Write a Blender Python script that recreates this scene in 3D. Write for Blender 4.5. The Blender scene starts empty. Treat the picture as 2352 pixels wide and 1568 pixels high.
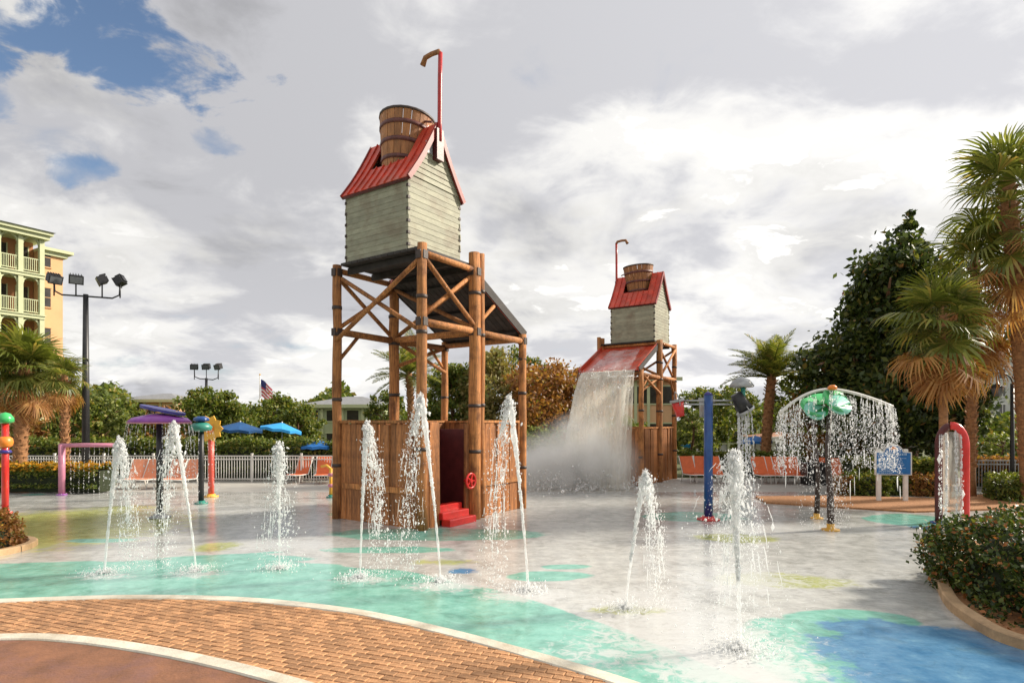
import bpy, bmesh, math, random
import numpy as np
from mathutils import Vector, Matrix, Euler

R = math.radians
random.seed(7)
rng = np.random.default_rng(7)
scene = bpy.context.scene
col = scene.collection

# ------------------------------------------------------------------ camera, sky, sun, exposure
F, CX, HY, H = 1365.0, 1176.0, 968.0, 2.6          # focal length, principal column, horizon row (2352 px wide frame), eye height
cam = bpy.data.cameras.new('camera')
cam.sensor_width = 36.0
cam.lens = 36.0 * F / 2352.0
cam.shift_y = (HY - 784.0) / 2352.0
cam.clip_start, cam.clip_end = 0.1, 3000
cam_ob = bpy.data.objects.new('camera', cam)
col.objects.link(cam_ob)
cam_ob.location = (0, 0, H)
cam_ob.rotation_euler = (R(90), 0, 0)
scene.camera = cam_ob

SUN_AZ, SUN_EL = 74.0, 31.0                         # azimuth clockwise from the view direction (+Y)
sd = Vector((math.sin(R(SUN_AZ)) * math.cos(R(SUN_EL)), math.cos(R(SUN_AZ)) * math.cos(R(SUN_EL)), math.sin(R(SUN_EL))))
sun = bpy.data.lights.new('sun', 'SUN')
sun.energy = 4.0
sun.angle = R(6.0)
sun.color = (1.0, 0.90, 0.76)
sun_ob = bpy.data.objects.new('sun', sun)
col.objects.link(sun_ob)
sun_ob.rotation_euler = sd.to_track_quat('Z', 'Y').to_euler()
sun_ob.location = (30, 10, 30)

world = bpy.data.worlds.new('World')
scene.world = world
world.use_nodes = True
wt = world.node_tree
wt.nodes.clear()


def wn(t, **kw):
    n = wt.nodes.new(t)
    for k, v in kw.items():
        setattr(n, k, v)
    return n


def wmath(op, a, b=None, c=None, clamp=False):
    n = wn('ShaderNodeMath', operation=op, use_clamp=clamp)
    for i, v in enumerate((a, b, c)):
        if v is None:
            continue
        if isinstance(v, (int, float)):
            n.inputs[i].default_value = v
        else:
            wt.links.new(v, n.inputs[i])
    return n.outputs[0]


def wsmooth(v, lo, hi, a=0.0, b=1.0):
    n = wn('ShaderNodeMapRange', interpolation_type='SMOOTHSTEP')
    wt.links.new(v, n.inputs[0])
    for i, x in enumerate((lo, hi, a, b)):
        n.inputs[i + 1].default_value = x
    return n.outputs[0]


def wnoise(vec, scale, detail, rough, dist=0.0):
    n = wn('ShaderNodeTexNoise')
    wt.links.new(vec, n.inputs['Vector'])
    n.inputs['Scale'].default_value = scale
    n.inputs['Detail'].default_value = detail
    n.inputs['Roughness'].default_value = rough
    n.inputs['Distortion'].default_value = dist
    return n.outputs['Fac']


sky = wn('ShaderNodeTexSky', sky_type='NISHITA')
sky.sun_disc = False
sky.sun_elevation = R(SUN_EL)
sky.sun_rotation = R(SUN_AZ)
sky.air_density, sky.dust_density, sky.ozone_density = 1.0, 1.2, 2.0
tc = wn('ShaderNodeTexCoord')
sep = wn('ShaderNodeSeparateXYZ')
wt.links.new(tc.outputs['Generated'], sep.inputs[0])
dz = wmath('MAXIMUM', sep.outputs[2], 0.0)
den = wmath('ADD', dz, 0.30)
px_ = wmath('DIVIDE', sep.outputs[0], den)
py_ = wmath('DIVIDE', sep.outputs[1], den)
comb = wn('ShaderNodeCombineXYZ')
wt.links.new(px_, comb.inputs[0])
wt.links.new(py_, comb.inputs[1])
P = comb.outputs[0]
# slanting cloud decks: the layer is stretched along a diagonal
rotm = wn('ShaderNodeMapping')
wt.links.new(P, rotm.inputs[0])
rotm.inputs['Rotation'].default_value = (0, 0, R(-28))
rotm.inputs['Scale'].default_value = (0.85, 1.05, 1.0)
Pm = rotm.outputs[0]
n1 = wnoise(Pm, 1.6, 7, 0.48, 0.3)
n2 = wnoise(Pm, 5.6, 9, 0.60, 0.45)
rot2 = wn('ShaderNodeMapping')
wt.links.new(P, rot2.inputs[0])
rot2.inputs['Location'].default_value = (5.3, 2.1, 3.7)
n3 = wnoise(rot2.outputs[0], 1.7, 8, 0.52, 0.35)
dens = wmath('ADD', wmath('MULTIPLY', n1, 0.66), wmath('MULTIPLY', n2, 0.34))
# gap in the clouds, upper left of the view
hx = wmath('ADD', px_, 0.70)
hy_ = wmath('SUBTRACT', py_, 0.955)
ha = wmath('SUBTRACT', wmath('MULTIPLY', hx, 0.5), wmath('MULTIPLY', hy_, 0.87))
hb = wmath('ADD', wmath('MULTIPLY', hx, 0.87), wmath('MULTIPLY', hy_, 0.5))
hd = wmath('ADD', wmath('POWER', wmath('DIVIDE', wmath('ABSOLUTE', ha), 0.085), 2.0), wmath('POWER', wmath('DIVIDE', wmath('ABSOLUTE', hb), 0.17), 2.0))
hd = wmath('ADD', hd, wmath('MULTIPLY', wmath('SUBTRACT', n2, 0.5), 9.0))
hd = wmath('ADD', hd, wmath('MULTIPLY', wmath('SUBTRACT', n3, 0.5), 4.0))
gap = wmath('SUBTRACT', 1.0, wsmooth(hd, 0.2, 2.6))
for gx, gy, g_r, g_a in ((-0.89, 1.23, 0.055, 0.36), (-0.60, 1.20, 0.05, 0.40), (-0.93, 1.02, 0.06, 0.45)):
    g2 = wmath('ADD', wmath('POWER', wmath('DIVIDE', wmath('ABSOLUTE', wmath('SUBTRACT', px_, gx)), g_r), 2.0), wmath('POWER', wmath('DIVIDE', wmath('ABSOLUTE', wmath('SUBTRACT', py_, gy)), g_r * .7), 2.0))
    g2 = wmath('ADD', g2, wmath('MULTIPLY', wmath('SUBTRACT', n2, 0.5), 8.0))
    gap = wmath('MAXIMUM', gap, wmath('MULTIPLY', wmath('SUBTRACT', 1.0, wsmooth(g2, 0.0, 2.2)), g_a))
thin = wsmooth(px_, -0.35, -0.95)
cover = wmath('SUBTRACT', wmath('SUBTRACT', wmath('ADD', dens, 0.16), wmath('MULTIPLY', gap, 0.30)), wmath('MULTIPLY', thin, 0.085))
mask = wsmooth(cover, 0.34, 0.54)
# brightness of the clouds: thin parts white, thick parts grey, glow towards the sun
vm = wn('ShaderNodeVectorMath', operation='DOT_PRODUCT')
nrm = wn('ShaderNodeVectorMath', operation='NORMALIZE')
wt.links.new(tc.outputs['Generated'], nrm.inputs[0])
wt.links.new(nrm.outputs[0], vm.inputs[0])
vm.inputs[1].default_value = sd
glow = wmath('POWER', wmath('MAXIMUM', vm.outputs['Value'], 0.0), 1.6)
lit = wsmooth(wmath('ADD', wmath('MULTIPLY', n3, 0.74), wmath('MULTIPLY', n2, 0.26)), 0.445, 0.555)
dark = wsmooth(wmath('ADD', wmath('MULTIPLY', n1, 0.66), wmath('MULTIPLY', n2, 0.34)), 0.49, 0.60)
spots = wmath('MULTIPLY', wsmooth(wmath('ADD', wmath('MULTIPLY', n3, 0.5), wmath('MULTIPLY', n2, 0.5)), 0.555, 0.60), 0.36)
val = wmath('ADD', wmath('ADD', wmath('SUBTRACT', wmath('ADD', 0.345, wmath('MULTIPLY', lit, 0.18)), wmath('MULTIPLY', dark, 0.10)), wmath('MULTIPLY', glow, 0.13)), wmath('MULTIPLY', spots, wmath('ADD', glow, 0.25)))
hor = wsmooth(dz, 0.0, 0.30, 0.06, 0.0)
val = wmath('ADD', val, hor)
tint = wn('ShaderNodeMixRGB', blend_type='MIX')
wt.links.new(lit, tint.inputs[0])
tint.inputs[1].default_value = (0.955, 0.955, 1.0, 1)
tint.inputs[2].default_value = (1.0, 0.985, 0.955, 1)
bg_c = wn('ShaderNodeBackground')
wt.links.new(tint.outputs[0], bg_c.inputs[0])
wt.links.new(val, bg_c.inputs[1])
bg_s = wn('ShaderNodeBackground')
wt.links.new(sky.outputs[0], bg_s.inputs[0])
bg_s.inputs[1].default_value = 0.085
mixw = wn('ShaderNodeMixShader')
wt.links.new(mask, mixw.inputs[0])
wt.links.new(bg_s.outputs[0], mixw.inputs[1])
wt.links.new(bg_c.outputs[0], mixw.inputs[2])
wout = wn('ShaderNodeOutputWorld')
wt.links.new(mixw.outputs[0], wout.inputs[0])

vs = scene.view_settings
vs.view_transform = 'Standard'
vs.look = 'None'
vs.exposure = 0.78
vs.gamma = 1.0
vs.use_curve_mapping = False
scene.cycles.max_bounces = 8
scene.cycles.volume_bounces = 4
scene.cycles.transparent_max_bounces = 24
scene.cycles.use_denoising = True


# ------------------------------------------------------------------ helpers
def at(x, y, Z):
    """world point seen at picture column x, row y, standing Z metres ahead"""
    return Vector(((x - CX) / F * Z, Z, H - (y - HY) / F * Z))


def gr(x, y):
    Z = H * F / (y - HY)
    return Vector(((x - CX) / F * Z, Z, 0.0))


def tag(o, label=None, cat=None, group=None, kind=None):
    if label: o['label'] = label
    if cat: o['category'] = cat
    if group: o['group'] = group
    if kind: o['kind'] = kind
    return o


def link(name, me, parent=None, loc=None, rot=None, scale=None):
    o = bpy.data.objects.new(name, me)
    col.objects.link(o)
    if parent is not None: o.parent = parent
    if loc is not None: o.location = loc
    if rot is not None: o.rotation_euler = rot
    if scale is not None: o.scale = scale if hasattr(scale, '__len__') else (scale,) * 3
    return o


def empty(name, loc=(0, 0, 0), rz=0.0, scale=1.0, label=None, cat=None, group=None):
    o = link(name, None, None, loc, (0, 0, rz), scale)
    o.empty_display_size = 0.2
    return tag(o, label, cat, group)


def copy_tree(o, parent=None):
    c = o.copy()
    col.objects.link(c)
    c.parent = parent
    for ch in list(o.children):
        copy_tree(ch, c)
    return c


class MB:
    def __init__(s):
        s.v, s.f, s.sm = [], [], []

    def add(s, vs_, fs, smooth=False):
        n = len(s.v)
        s.v += [tuple(p) for p in vs_]
        s.f += [tuple(i + n for i in f) for f in fs]
        s.sm += [smooth] * len(fs)
        return s

    def box(s, c, d, rot=None, top=1.0):
        hx_, hy2, hz = d[0] / 2, d[1] / 2, d[2] / 2
        vs_ = []
        for z, k in ((-hz, 1.0), (hz, top)):
            for x, y in ((-hx_, -hy2), (hx_, -hy2), (hx_, hy2), (-hx_, hy2)):
                p = Vector((x * k, y * k, z))
                if rot is not None: p = rot @ p
                vs_.append(p + Vector(c))
        return s.add(vs_, [(3, 2, 1, 0), (4, 5, 6, 7), (0, 1, 5, 4), (1, 2, 6, 5), (2, 3, 7, 6), (3, 0, 4, 7)])

    def bev(s, c, d, b=0.01, rot=None):
        """box with chamfered top edges"""
        hx_, hy2, hz = d[0] / 2, d[1] / 2, d[2] / 2
        vs_ = []
        for z, k in ((-hz, 0.0), (hz - b, 0.0), (hz, b)):
            for x, y in ((-1, -1), (1, -1), (1, 1), (-1, 1)):
                p = Vector((x * (hx_ - k), y * (hy2 - k), z))
                if rot is not None: p = rot @ p
                vs_.append(p + Vector(c))
        fs = [(8, 9, 10, 11)]
        for r0 in (0, 4):
            for i in range(4):
                j = (i + 1) % 4
                fs.append((r0 + i, r0 + j, r0 + j + 4, r0 + i + 4))
        fs.append((3, 2, 1, 0))
        return s.add(vs_, fs)

    def beam(s, a, b, w, h=None, up=(0, 0, 1)):
        a, b = Vector(a), Vector(b)
        h = h or w
        z = (b - a)
        L = z.length
        z.normalize()
        u = Vector(up)
        if abs(z.dot(u)) > 0.98: u = Vector((1, 0, 0))
        x = z.cross(u).normalized()
        y = x.cross(z).normalized()
        rot = Matrix((x, y, z)).transposed()
        return s.box((a + b) / 2, (w, h, L), rot)

    def tube(s, pts, rad, n=10, cap=True, smooth=True):
        pts = [Vector(p) for p in pts]
        if not hasattr(rad, '__len__'): rad = [rad] * len(pts)
        rings = []
        prev = None
        for i, p in enumerate(pts):
            d = (pts[min(i + 1, len(pts) - 1)] - pts[max(i - 1, 0)]).normalized()
            if prev is None:
                ref = Vector((0, 0, 1)) if abs(d.z) < 0.9 else Vector((1, 0, 0))
                x = d.cross(ref).normalized()
            else:
                x = (prev - d * prev.dot(d)).normalized()
            prev = x
            y = d.cross(x).normalized()
            rings.append([p + (x * math.cos(2 * math.pi * k / n) + y * math.sin(2 * math.pi * k / n)) * rad[i] for k in range(n)])
        vs_ = [q for r_ in rings for q in r_]
        fs = []
        for i in range(len(rings) - 1):
            for k in range(n):
                k2 = (k + 1) % n
                fs.append((i * n + k, i * n + k2, (i + 1) * n + k2, (i + 1) * n + k))
        s.add(vs_, fs, smooth)
        if cap:
            m = len(s.v) - len(vs_)
            s.f.append(tuple(m + k for k in range(n))[::-1]); s.sm.append(False)
            s.f.append(tuple(m + (len(rings) - 1) * n + k for k in range(n))); s.sm.append(False)
        return s

    def lathe(s, prof, n=16, c=(0, 0, 0), smooth=True, cap=True):
        c = Vector(c)
        vs_ = [c + Vector((r_ * math.cos(2 * math.pi * k / n), r_ * math.sin(2 * math.pi * k / n), z)) for r_, z in prof for k in range(n)]
        fs = []
        for i in range(len(prof) - 1):
            for k in range(n):
                k2 = (k + 1) % n
                fs.append((i * n + k, i * n + k2, (i + 1) * n + k2, (i + 1) * n + k))
        s.add(vs_, fs, smooth)
        if cap:
            m = len(s.v) - len(vs_)
            s.f.append(tuple(m + k for k in range(n))[::-1]); s.sm.append(False)
            s.f.append(tuple(m + (len(prof) - 1) * n + k for k in range(n))); s.sm.append(False)
        return s

    def prism(s, poly, z0, z1):
        n = len(poly)
        vs_ = [(p[0], p[1], z0) for p in poly] + [(p[0], p[1], z1) for p in poly]
        fs = [tuple(range(n))[::-1], tuple(range(n, 2 * n))]
        for i in range(n):
            j = (i + 1) % n
            fs.append((i, j, j + n, i + n))
        return s.add(vs_, fs)

    def mesh(s, m, name='m'):
        me = bpy.data.meshes.new(name)
        me.from_pydata(s.v, [], s.f)
        me.polygons.foreach_set('use_smooth', s.sm)
        if m is not None: me.materials.append(m)
        me.update()
        return me

    def build(s, name, m, parent=None, **kw):
        return link(name, s.mesh(m, name), parent, **kw)


def quads_mesh(V, m, name, nv=4):
    """V: (N, nv, 3) array of separate polygons"""
    N = len(V)
    me = bpy.data.meshes.new(name)
    me.vertices.add(N * nv)
    me.vertices.foreach_set('co', np.ascontiguousarray(V, dtype=np.float32).ravel())
    me.loops.add(N * nv)
    me.loops.foreach_set('vertex_index', np.arange(N * nv, dtype=np.int32))
    me.polygons.add(N)
    me.polygons.foreach_set('loop_start', np.arange(0, N * nv, nv, dtype=np.int32))
    me.update(calc_edges=True)
    me.materials.append(m)
    return me


# ------------------------------------------------------------------ materials
def nodes_mat(name):
    m = bpy.data.materials.new(name)
    m.use_nodes = True
    nt = m.node_tree
    b = nt.nodes['Principled BSDF']
    return m, nt, b


def N_(nt, t, **kw):
    n = nt.nodes.new(t)
    for k, v in kw.items():
        setattr(n, k, v)
    return n


def rand_fac(nt):
    """one random number per object and per loose piece"""
    oi = N_(nt, 'ShaderNodeObjectInfo')
    ge = N_(nt, 'ShaderNodeNewGeometry')
    a = N_(nt, 'ShaderNodeMath', operation='ADD')
    nt.links.new(oi.outputs['Random'], a.inputs[0])
    nt.links.new(ge.outputs['Random Per Island'], a.inputs[1])
    fr = N_(nt, 'ShaderNodeMath', operation='FRACT')
    nt.links.new(a.outputs[0], fr.inputs[0])
    return fr.outputs[0]


def ramp(nt, fac, stops):
    r_ = N_(nt, 'ShaderNodeValToRGB')
    el = r_.color_ramp.elements
    while len(el) < len(stops): el.new(0.5)
    for e, (p, c) in zip(el, stops):
        e.position = p
        e.color = (*c, 1)
    nt.links.new(fac, r_.inputs[0])
    return r_.outputs[0]


def noise(nt, scale, detail=5, rough=0.55, coord='Object', stretch=None, dist=0.0):
    tc_ = N_(nt, 'ShaderNodeTexCoord')
    v = tc_.outputs[coord]
    if stretch:
        mp = N_(nt, 'ShaderNodeMapping')
        mp.inputs['Scale'].default_value = stretch
        nt.links.new(v, mp.inputs[0])
        v = mp.outputs[0]
    n = N_(nt, 'ShaderNodeTexNoise')
    nt.links.new(v, n.inputs['Vector'])
    n.inputs['Scale'].default_value = scale
    n.inputs['Detail'].default_value = detail
    n.inputs['Roughness'].default_value = rough
    n.inputs['Distortion'].default_value = dist
    return n.outputs['Fac']


def mixc(nt, fac, a, b, mode='MIX'):
    m = N_(nt, 'ShaderNodeMixRGB', blend_type=mode)
    for i, v in ((0, fac), (1, a), (2, b)):
        if isinstance(v, (int, float)): m.inputs[i].default_value = v
        elif isinstance(v, tuple): m.inputs[i].default_value = (*v, 1)
        else: nt.links.new(v, m.inputs[i])
    return m.outputs[0]


def bump(nt, b, h, strength, distance=0.02):
    bp = N_(nt, 'ShaderNodeBump')
    bp.inputs['Strength'].default_value = strength
    bp.inputs['Distance'].default_value = distance
    nt.links.new(h, bp.inputs['Height'])
    nt.links.new(bp.outputs[0], b.inputs['Normal'])


def simple(name, c, rough=0.5, var=0.25, scale=3.0, bmp=0.0, metal=0.0, stretch=None, piece=0.0, dirt=None, dirt_amt=0.5, coat=0.0, bscale=None):
    """painted, wooden or metal surface with mottling, wear and a shade of its own per piece"""
    m, nt, b = nodes_mat(name)
    n = noise(nt, scale, 7, 0.62, stretch=stretch)
    lo = tuple(max(0.0, x * (1 - var)) for x in c)
    hi = tuple(min(1.0, x * (1 + var)) for x in c)
    cc = ramp(nt, n, [(0.3, lo), (0.7, hi)])
    if piece:
        r_ = rand_fac(nt)
        pr = ramp(nt, r_, [(0.0, (1 - piece,) * 3), (1.0, (1 + piece * 0.4,) * 3)])
        cc = mixc(nt, 1.0, cc, pr, 'MULTIPLY')
    if dirt:
        n2_ = noise(nt, scale * 0.45, 8, 0.68, dist=0.3)
        f = ramp(nt, n2_, [(0.48, (0, 0, 0)), (0.68, (dirt_amt,) * 3)])
        cc = mixc(nt, f, cc, dirt)
    nt.links.new(cc, b.inputs['Base Color'])
    b.inputs['Roughness'].default_value = rough
    b.inputs['Metallic'].default_value = metal
    b.inputs['Coat Weight'].default_value = coat
    if bmp:
        n3_ = noise(nt, bscale or scale * 4, 5, 0.6, stretch=stretch)
        bump(nt, b, n3_, bmp)
    return m


def leaf_mat(name, stops, trans=0.35, rough=0.5):
    m, nt, b = nodes_mat(name)
    r_ = rand_fac(nt)
    c = ramp(nt, r_, stops)
    nt.links.new(c, b.inputs['Base Color'])
    b.inputs['Roughness'].default_value = rough
    b.inputs['Specular IOR Level'].default_value = 0.35
    t = N_(nt, 'ShaderNodeBsdfTranslucent')
    ct = mixc(nt, 1.0, c, (1.25, 1.25, 0.6), 'MULTIPLY')
    nt.links.new(ct, t.inputs[0])
    mx = N_(nt, 'ShaderNodeMixShader')
    mx.inputs[0].default_value = trans
    nt.links.new(b.outputs[0], mx.inputs[1])
    nt.links.new(t.outputs[0], mx.inputs[2])
    nt.links.new(mx.outputs[0], nt.nodes['Material Output'].inputs[0])
    return m


def water_mat(name, opacity, color=(0.93, 0.95, 0.95), streak=None, rough=0.15):
    """frothy white water: partly see-through, partly scattering"""
    m, nt, b = nodes_mat(name)
    b.inputs['Base Color'].default_value = (*color, 1)
    b.inputs['Roughness'].default_value = rough
    b.inputs['Specular IOR Level'].default_value = 0.6
    tl = N_(nt, 'ShaderNodeBsdfTranslucent')
    tl.inputs[0].default_value = (*color, 1)
    sc_ = N_(nt, 'ShaderNodeMixShader')
    sc_.inputs[0].default_value = 0.45
    nt.links.new(b.outputs[0], sc_.inputs[1])
    nt.links.new(tl.outputs[0], sc_.inputs[2])
    tr = N_(nt, 'ShaderNodeBsdfTransparent')
    mx = N_(nt, 'ShaderNodeMixShader')
    if streak:
        n = noise(nt, streak[0], 6, 0.65, stretch=streak[1], coord=streak[4] if len(streak) > 4 else 'Object', dist=0.2)
        f = ramp(nt, n, [(streak[2], (0, 0, 0)), (streak[3], (opacity,) * 3)])
        nt.links.new(f, mx.inputs[0])
    else:
        mx.inputs[0].default_value = opacity
    nt.links.new(tr.outputs[0], mx.inputs[1])
    nt.links.new(sc_.outputs[0], mx.inputs[2])
    nt.links.new(mx.outputs[0], nt.nodes['Material Output'].inputs[0])
    return m


M = {}
M['post'] = simple('weathered_pole_wood', (0.50, 0.205, 0.062), 0.75, 0.6, 6.0, 1.0, stretch=(5, 5, 0.3), piece=0.28, dirt=(0.11, 0.036, 0.012), dirt_amt=0.75)
M['plank'] = simple('stockade_wood', (0.42, 0.165, 0.052), 0.6, 0.55, 4.5, 0.9, stretch=(4, 4, 0.4), piece=0.42, dirt=(0.07, 0.022, 0.008), dirt_amt=0.7)
M['iron'] = simple('dark_iron', (0.045, 0.028, 0.022), 0.55, 0.4, 9, 0.2)
M['floor_board'] = simple('dark_deck_board', (0.035, 0.028, 0.025), 0.7, 0.4, 5, 0.3, piece=0.4)
M['siding'] = simple('weathered_cream_siding', (0.30, 0.295, 0.21), 0.65, 0.2, 3.5, 0.35, stretch=(1, 1, 3), piece=0.18, dirt=(0.17, 0.12, 0.075), dirt_amt=0.6)
M['trim'] = simple('worn_white_trim', (0.62, 0.60, 0.52), 0.6, 0.15, 6, 0.2, piece=0.2)
M['barge'] = simple('barge_red_paint', (0.24, 0.02, 0.015), 0.5, 0.3, 4, 0.1, piece=0.2)
M['roof_red'] = simple('red_roof_paint', (0.58, 0.055, 0.025), 0.42, 0.28, 3.0, 0.25, piece=0.18, dirt=(0.42, 0.14, 0.09), dirt_amt=0.55)
M['chute_red'] = simple('worn_red_chute', (0.50, 0.06, 0.03), 0.3, 0.25, 2.2, 0.2, piece=0.15, dirt=(0.55, 0.30, 0.24), dirt_amt=0.6)
M['red_dark'] = simple('dark_red_paint', (0.085, 0.014, 0.014), 0.45, 0.3, 5, 0.15)
M['stave'] = simple('bucket_stave', (0.34, 0.145, 0.05), 0.6, 0.35, 4, 0.4, stretch=(4, 4, 0.4), piece=0.3)
M['hoop'] = simple('bucket_hoop', (0.11, 0.03, 0.025), 0.5, 0.4, 8, 0.2)
M['red_pipe'] = simple('red_painted_pipe', (0.42, 0.02, 0.02), 0.35, 0.2, 6, 0.0, dirt=(0.30, 0.12, 0.04), dirt_amt=0.4)
M['bright_red'] = simple('bright_red_paint', (0.62, 0.025, 0.02), 0.3, 0.18, 5, 0.0, coat=0.2, dirt=(0.45, 0.06, 0.04), dirt_amt=0.4)
M['coral'] = simple('coral_red_paint', (0.66, 0.09, 0.06), 0.35, 0.15, 5, dirt=(0.55, 0.2, 0.14), dirt_amt=0.4)
M['pink'] = simple('faded_pink_paint', (0.52, 0.20, 0.29), 0.4, 0.15, 5, dirt=(0.45, 0.26, 0.30), dirt_amt=0.4)
M['purple'] = simple('purple_paint', (0.27, 0.06, 0.36), 0.35, 0.2, 4, dirt=(0.40, 0.16, 0.36), dirt_amt=0.5)
M['navy'] = simple('navy_paint', (0.035, 0.03, 0.22), 0.35, 0.25, 4, dirt=(0.08, 0.06, 0.26), dirt_amt=0.4)
M['blue'] = simple('deep_blue_paint', (0.008, 0.055, 0.22), 0.3, 0.25, 4, coat=0.2, dirt=(0.03, 0.14, 0.34), dirt_amt=0.4)
M['teal'] = simple('teal_paint', (0.03, 0.22, 0.17), 0.4, 0.2, 5, dirt=(0.10, 0.26, 0.2), dirt_amt=0.4)
M['yellow'] = simple('golden_paint', (0.78, 0.42, 0.05), 0.4, 0.15, 5, piece=0.12)
M['orange'] = simple('orange_paint', (0.80, 0.24, 0.03), 0.4, 0.15, 5)
M['green_pad'] = simple('green_leaf_paint', (0.045, 0.42, 0.12), 0.3, 0.25, 3, coat=0.3)
M['pale_pad'] = simple('seafoam_leaf_paint', (0.22, 0.60, 0.46), 0.3, 0.2, 3, coat=0.3)
M['grey_metal'] = simple('galvanised_metal', (0.34, 0.35, 0.35), 0.4, 0.2, 6, metal=0.4)
M['black'] = simple('black_metal', (0.018, 0.018, 0.020), 0.45, 0.3, 6)
M['lens'] = simple('lamp_glass', (0.12, 0.13, 0.14), 0.1, 0.2, 6)
M['white_paint'] = simple('white_paint', (0.74, 0.73, 0.68), 0.45, 0.08, 5, piece=0.06)
M['cream_wall'] = simple('cream_stucco', (0.70, 0.40, 0.20), 0.8, 0.07, 1.2, 0.2, bscale=40)
M['peach_wall'] = simple('peach_stucco', (0.66, 0.40, 0.22), 0.8, 0.08, 1.2, 0.2, bscale=40)
M['tan_wall'] = simple('tan_stucco', (0.56, 0.33, 0.16), 0.8, 0.1, 1.2, 0.2, bscale=40)
M['pale_trim'] = simple('pale_green_trim', (0.50, 0.53, 0.32), 0.6, 0.06, 3)
M['grey_wall'] = simple('pale_grey_stucco', (0.50, 0.50, 0.48), 0.8, 0.08, 1.2, 0.15, bscale=40)
M['sage_wall'] = simple('sage_stucco', (0.40, 0.44, 0.27), 0.8, 0.08, 1.0, 0.15, bscale=40)
M['grey_roof'] = simple('grey_shingle_roof', (0.22, 0.225, 0.235), 0.8, 0.2, 3, 0.3)
M['brown_roof'] = simple('brown_tile_roof', (0.36, 0.17, 0.09), 0.8, 0.25, 3, 0.3)
M['glass'] = simple('dark_window_glass', (0.05, 0.045, 0.04), 0.08, 0.4, 1.5)
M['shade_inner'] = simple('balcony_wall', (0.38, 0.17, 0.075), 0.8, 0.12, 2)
M['lounge'] = simple('orange_sling_fabric', (0.72, 0.16, 0.05), 0.7, 0.12, 8, piece=0.15)
M['lounge_faded'] = simple('faded_salmon_fabric', (0.74, 0.30, 0.17), 0.7, 0.12, 8, piece=0.15)
M['canvas_blue'] = simple('blue_canvas', (0.010, 0.13, 0.42), 0.7, 0.15, 4)
M['canvas_dark'] = simple('navy_canvas', (0.010, 0.075, 0.22), 0.7, 0.15, 4)
M['canvas_cyan'] = simple('bright_blue_canvas', (0.03, 0.32, 0.72), 0.7, 0.12, 4)
M['kerb'] = simple('pale_concrete_kerb', (0.62, 0.58, 0.48), 0.7, 0.22, 2.5, 0.4, bscale=30, dirt=(0.36, 0.28, 0.18), dirt_amt=0.75)
M['kerb_tan'] = simple('tan_concrete_kerb', (0.50, 0.33, 0.18), 0.75, 0.22, 3, 0.4, bscale=30, dirt=(0.24, 0.15, 0.08), dirt_amt=0.7)
M['bark'] = simple('bark', (0.16, 0.085, 0.045), 0.85, 0.4, 8, 0.8, stretch=(2, 2, 0.5))
M['palm_bark'] = simple('palm_trunk', (0.30, 0.145, 0.06), 0.85, 0.45, 6, 0.8, stretch=(1, 1, 2.5))
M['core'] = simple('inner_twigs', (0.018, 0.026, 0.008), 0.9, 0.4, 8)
M['mulch'] = simple('bark_mulch', (0.36, 0.17, 0.07), 0.9, 0.4, 18, 0.6)
M['dark_bin'] = simple('black_plastic', (0.025, 0.026, 0.028), 0.4, 0.2, 5)
M['flag_red'] = simple('flag_red', (0.55, 0.06, 0.09), 0.7, 0.1, 5)
M['flag_white'] = simple('flag_white', (0.75, 0.72, 0.72), 0.7, 0.05, 5)
M['flag_blue'] = simple('flag_blue', (0.03, 0.04, 0.18), 0.7, 0.1, 5)

M['leaf'] = leaf_mat('leaf_green', [(0.0, (0.055, 0.085, 0.014)), (0.45, (0.12, 0.165, 0.026)), (0.8, (0.21, 0.24, 0.05)), (1.0, (0.33, 0.26, 0.07))])
M['leaf_lt'] = leaf_mat('leaf_light', [(0.0, (0.08, 0.12, 0.025)), (0.5, (0.17, 0.21, 0.05)), (1.0, (0.33, 0.33, 0.11))])
M['leaf_dk'] = leaf_mat('leaf_dark_glossy', [(0.0, (0.025, 0.040, 0.014)), (0.5, (0.055, 0.085, 0.022)), (0.8, (0.115, 0.15, 0.036)), (0.95, (0.18, 0.19, 0.05)), (1.0, (0.30, 0.13, 0.05))], 0.3, 0.35)
M['leaf_br'] = leaf_mat('leaf_rusty', [(0.0, (0.20, 0.085, 0.026)), (0.5, (0.36, 0.165, 0.055)), (0.85, (0.44, 0.24, 0.085)), (0.92, (0.16, 0.19, 0.04)), (1.0, (0.62, 0.38, 0.05))])
M['leaf_tan'] = leaf_mat('leaf_straw', [(0.0, (0.24, 0.20, 0.07)), (0.5, (0.38, 0.31, 0.13)), (1.0, (0.18, 0.22, 0.06))])
M['leaf_hedge'] = leaf_mat('leaf_hedge', [(0.0, (0.018, 0.034, 0.008)), (0.45, (0.050, 0.082, 0.016)), (0.78, (0.115, 0.15, 0.03)), (0.88, (0.20, 0.22, 0.055)), (0.92, (0.36, 0.12, 0.035)), (1.0, (0.42, 0.16, 0.05))], 0.25, 0.42)
M['leaf_flower'] = leaf_mat('hedge_flower', [(0.0, (0.55, 0.24, 0.02)), (0.7, (0.66, 0.34, 0.03)), (1.0, (0.30, 0.22, 0.03))])
M['frond'] = leaf_mat('palm_frond_green', [(0.0, (0.075, 0.10, 0.02)), (0.5, (0.16, 0.185, 0.04)), (0.85, (0.27, 0.28, 0.075)), (1.0, (0.38, 0.27, 0.09))], 0.42, 0.4)
M['frond_dry'] = leaf_mat('palm_frond_dry', [(0.0, (0.24, 0.10, 0.032)), (0.5, (0.40, 0.19, 0.065)), (1.0, (0.55, 0.33, 0.13))], 0.42, 0.6)
M['drop'] = water_mat('water_drop', 0.66, (0.95, 0.96, 0.96))
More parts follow.
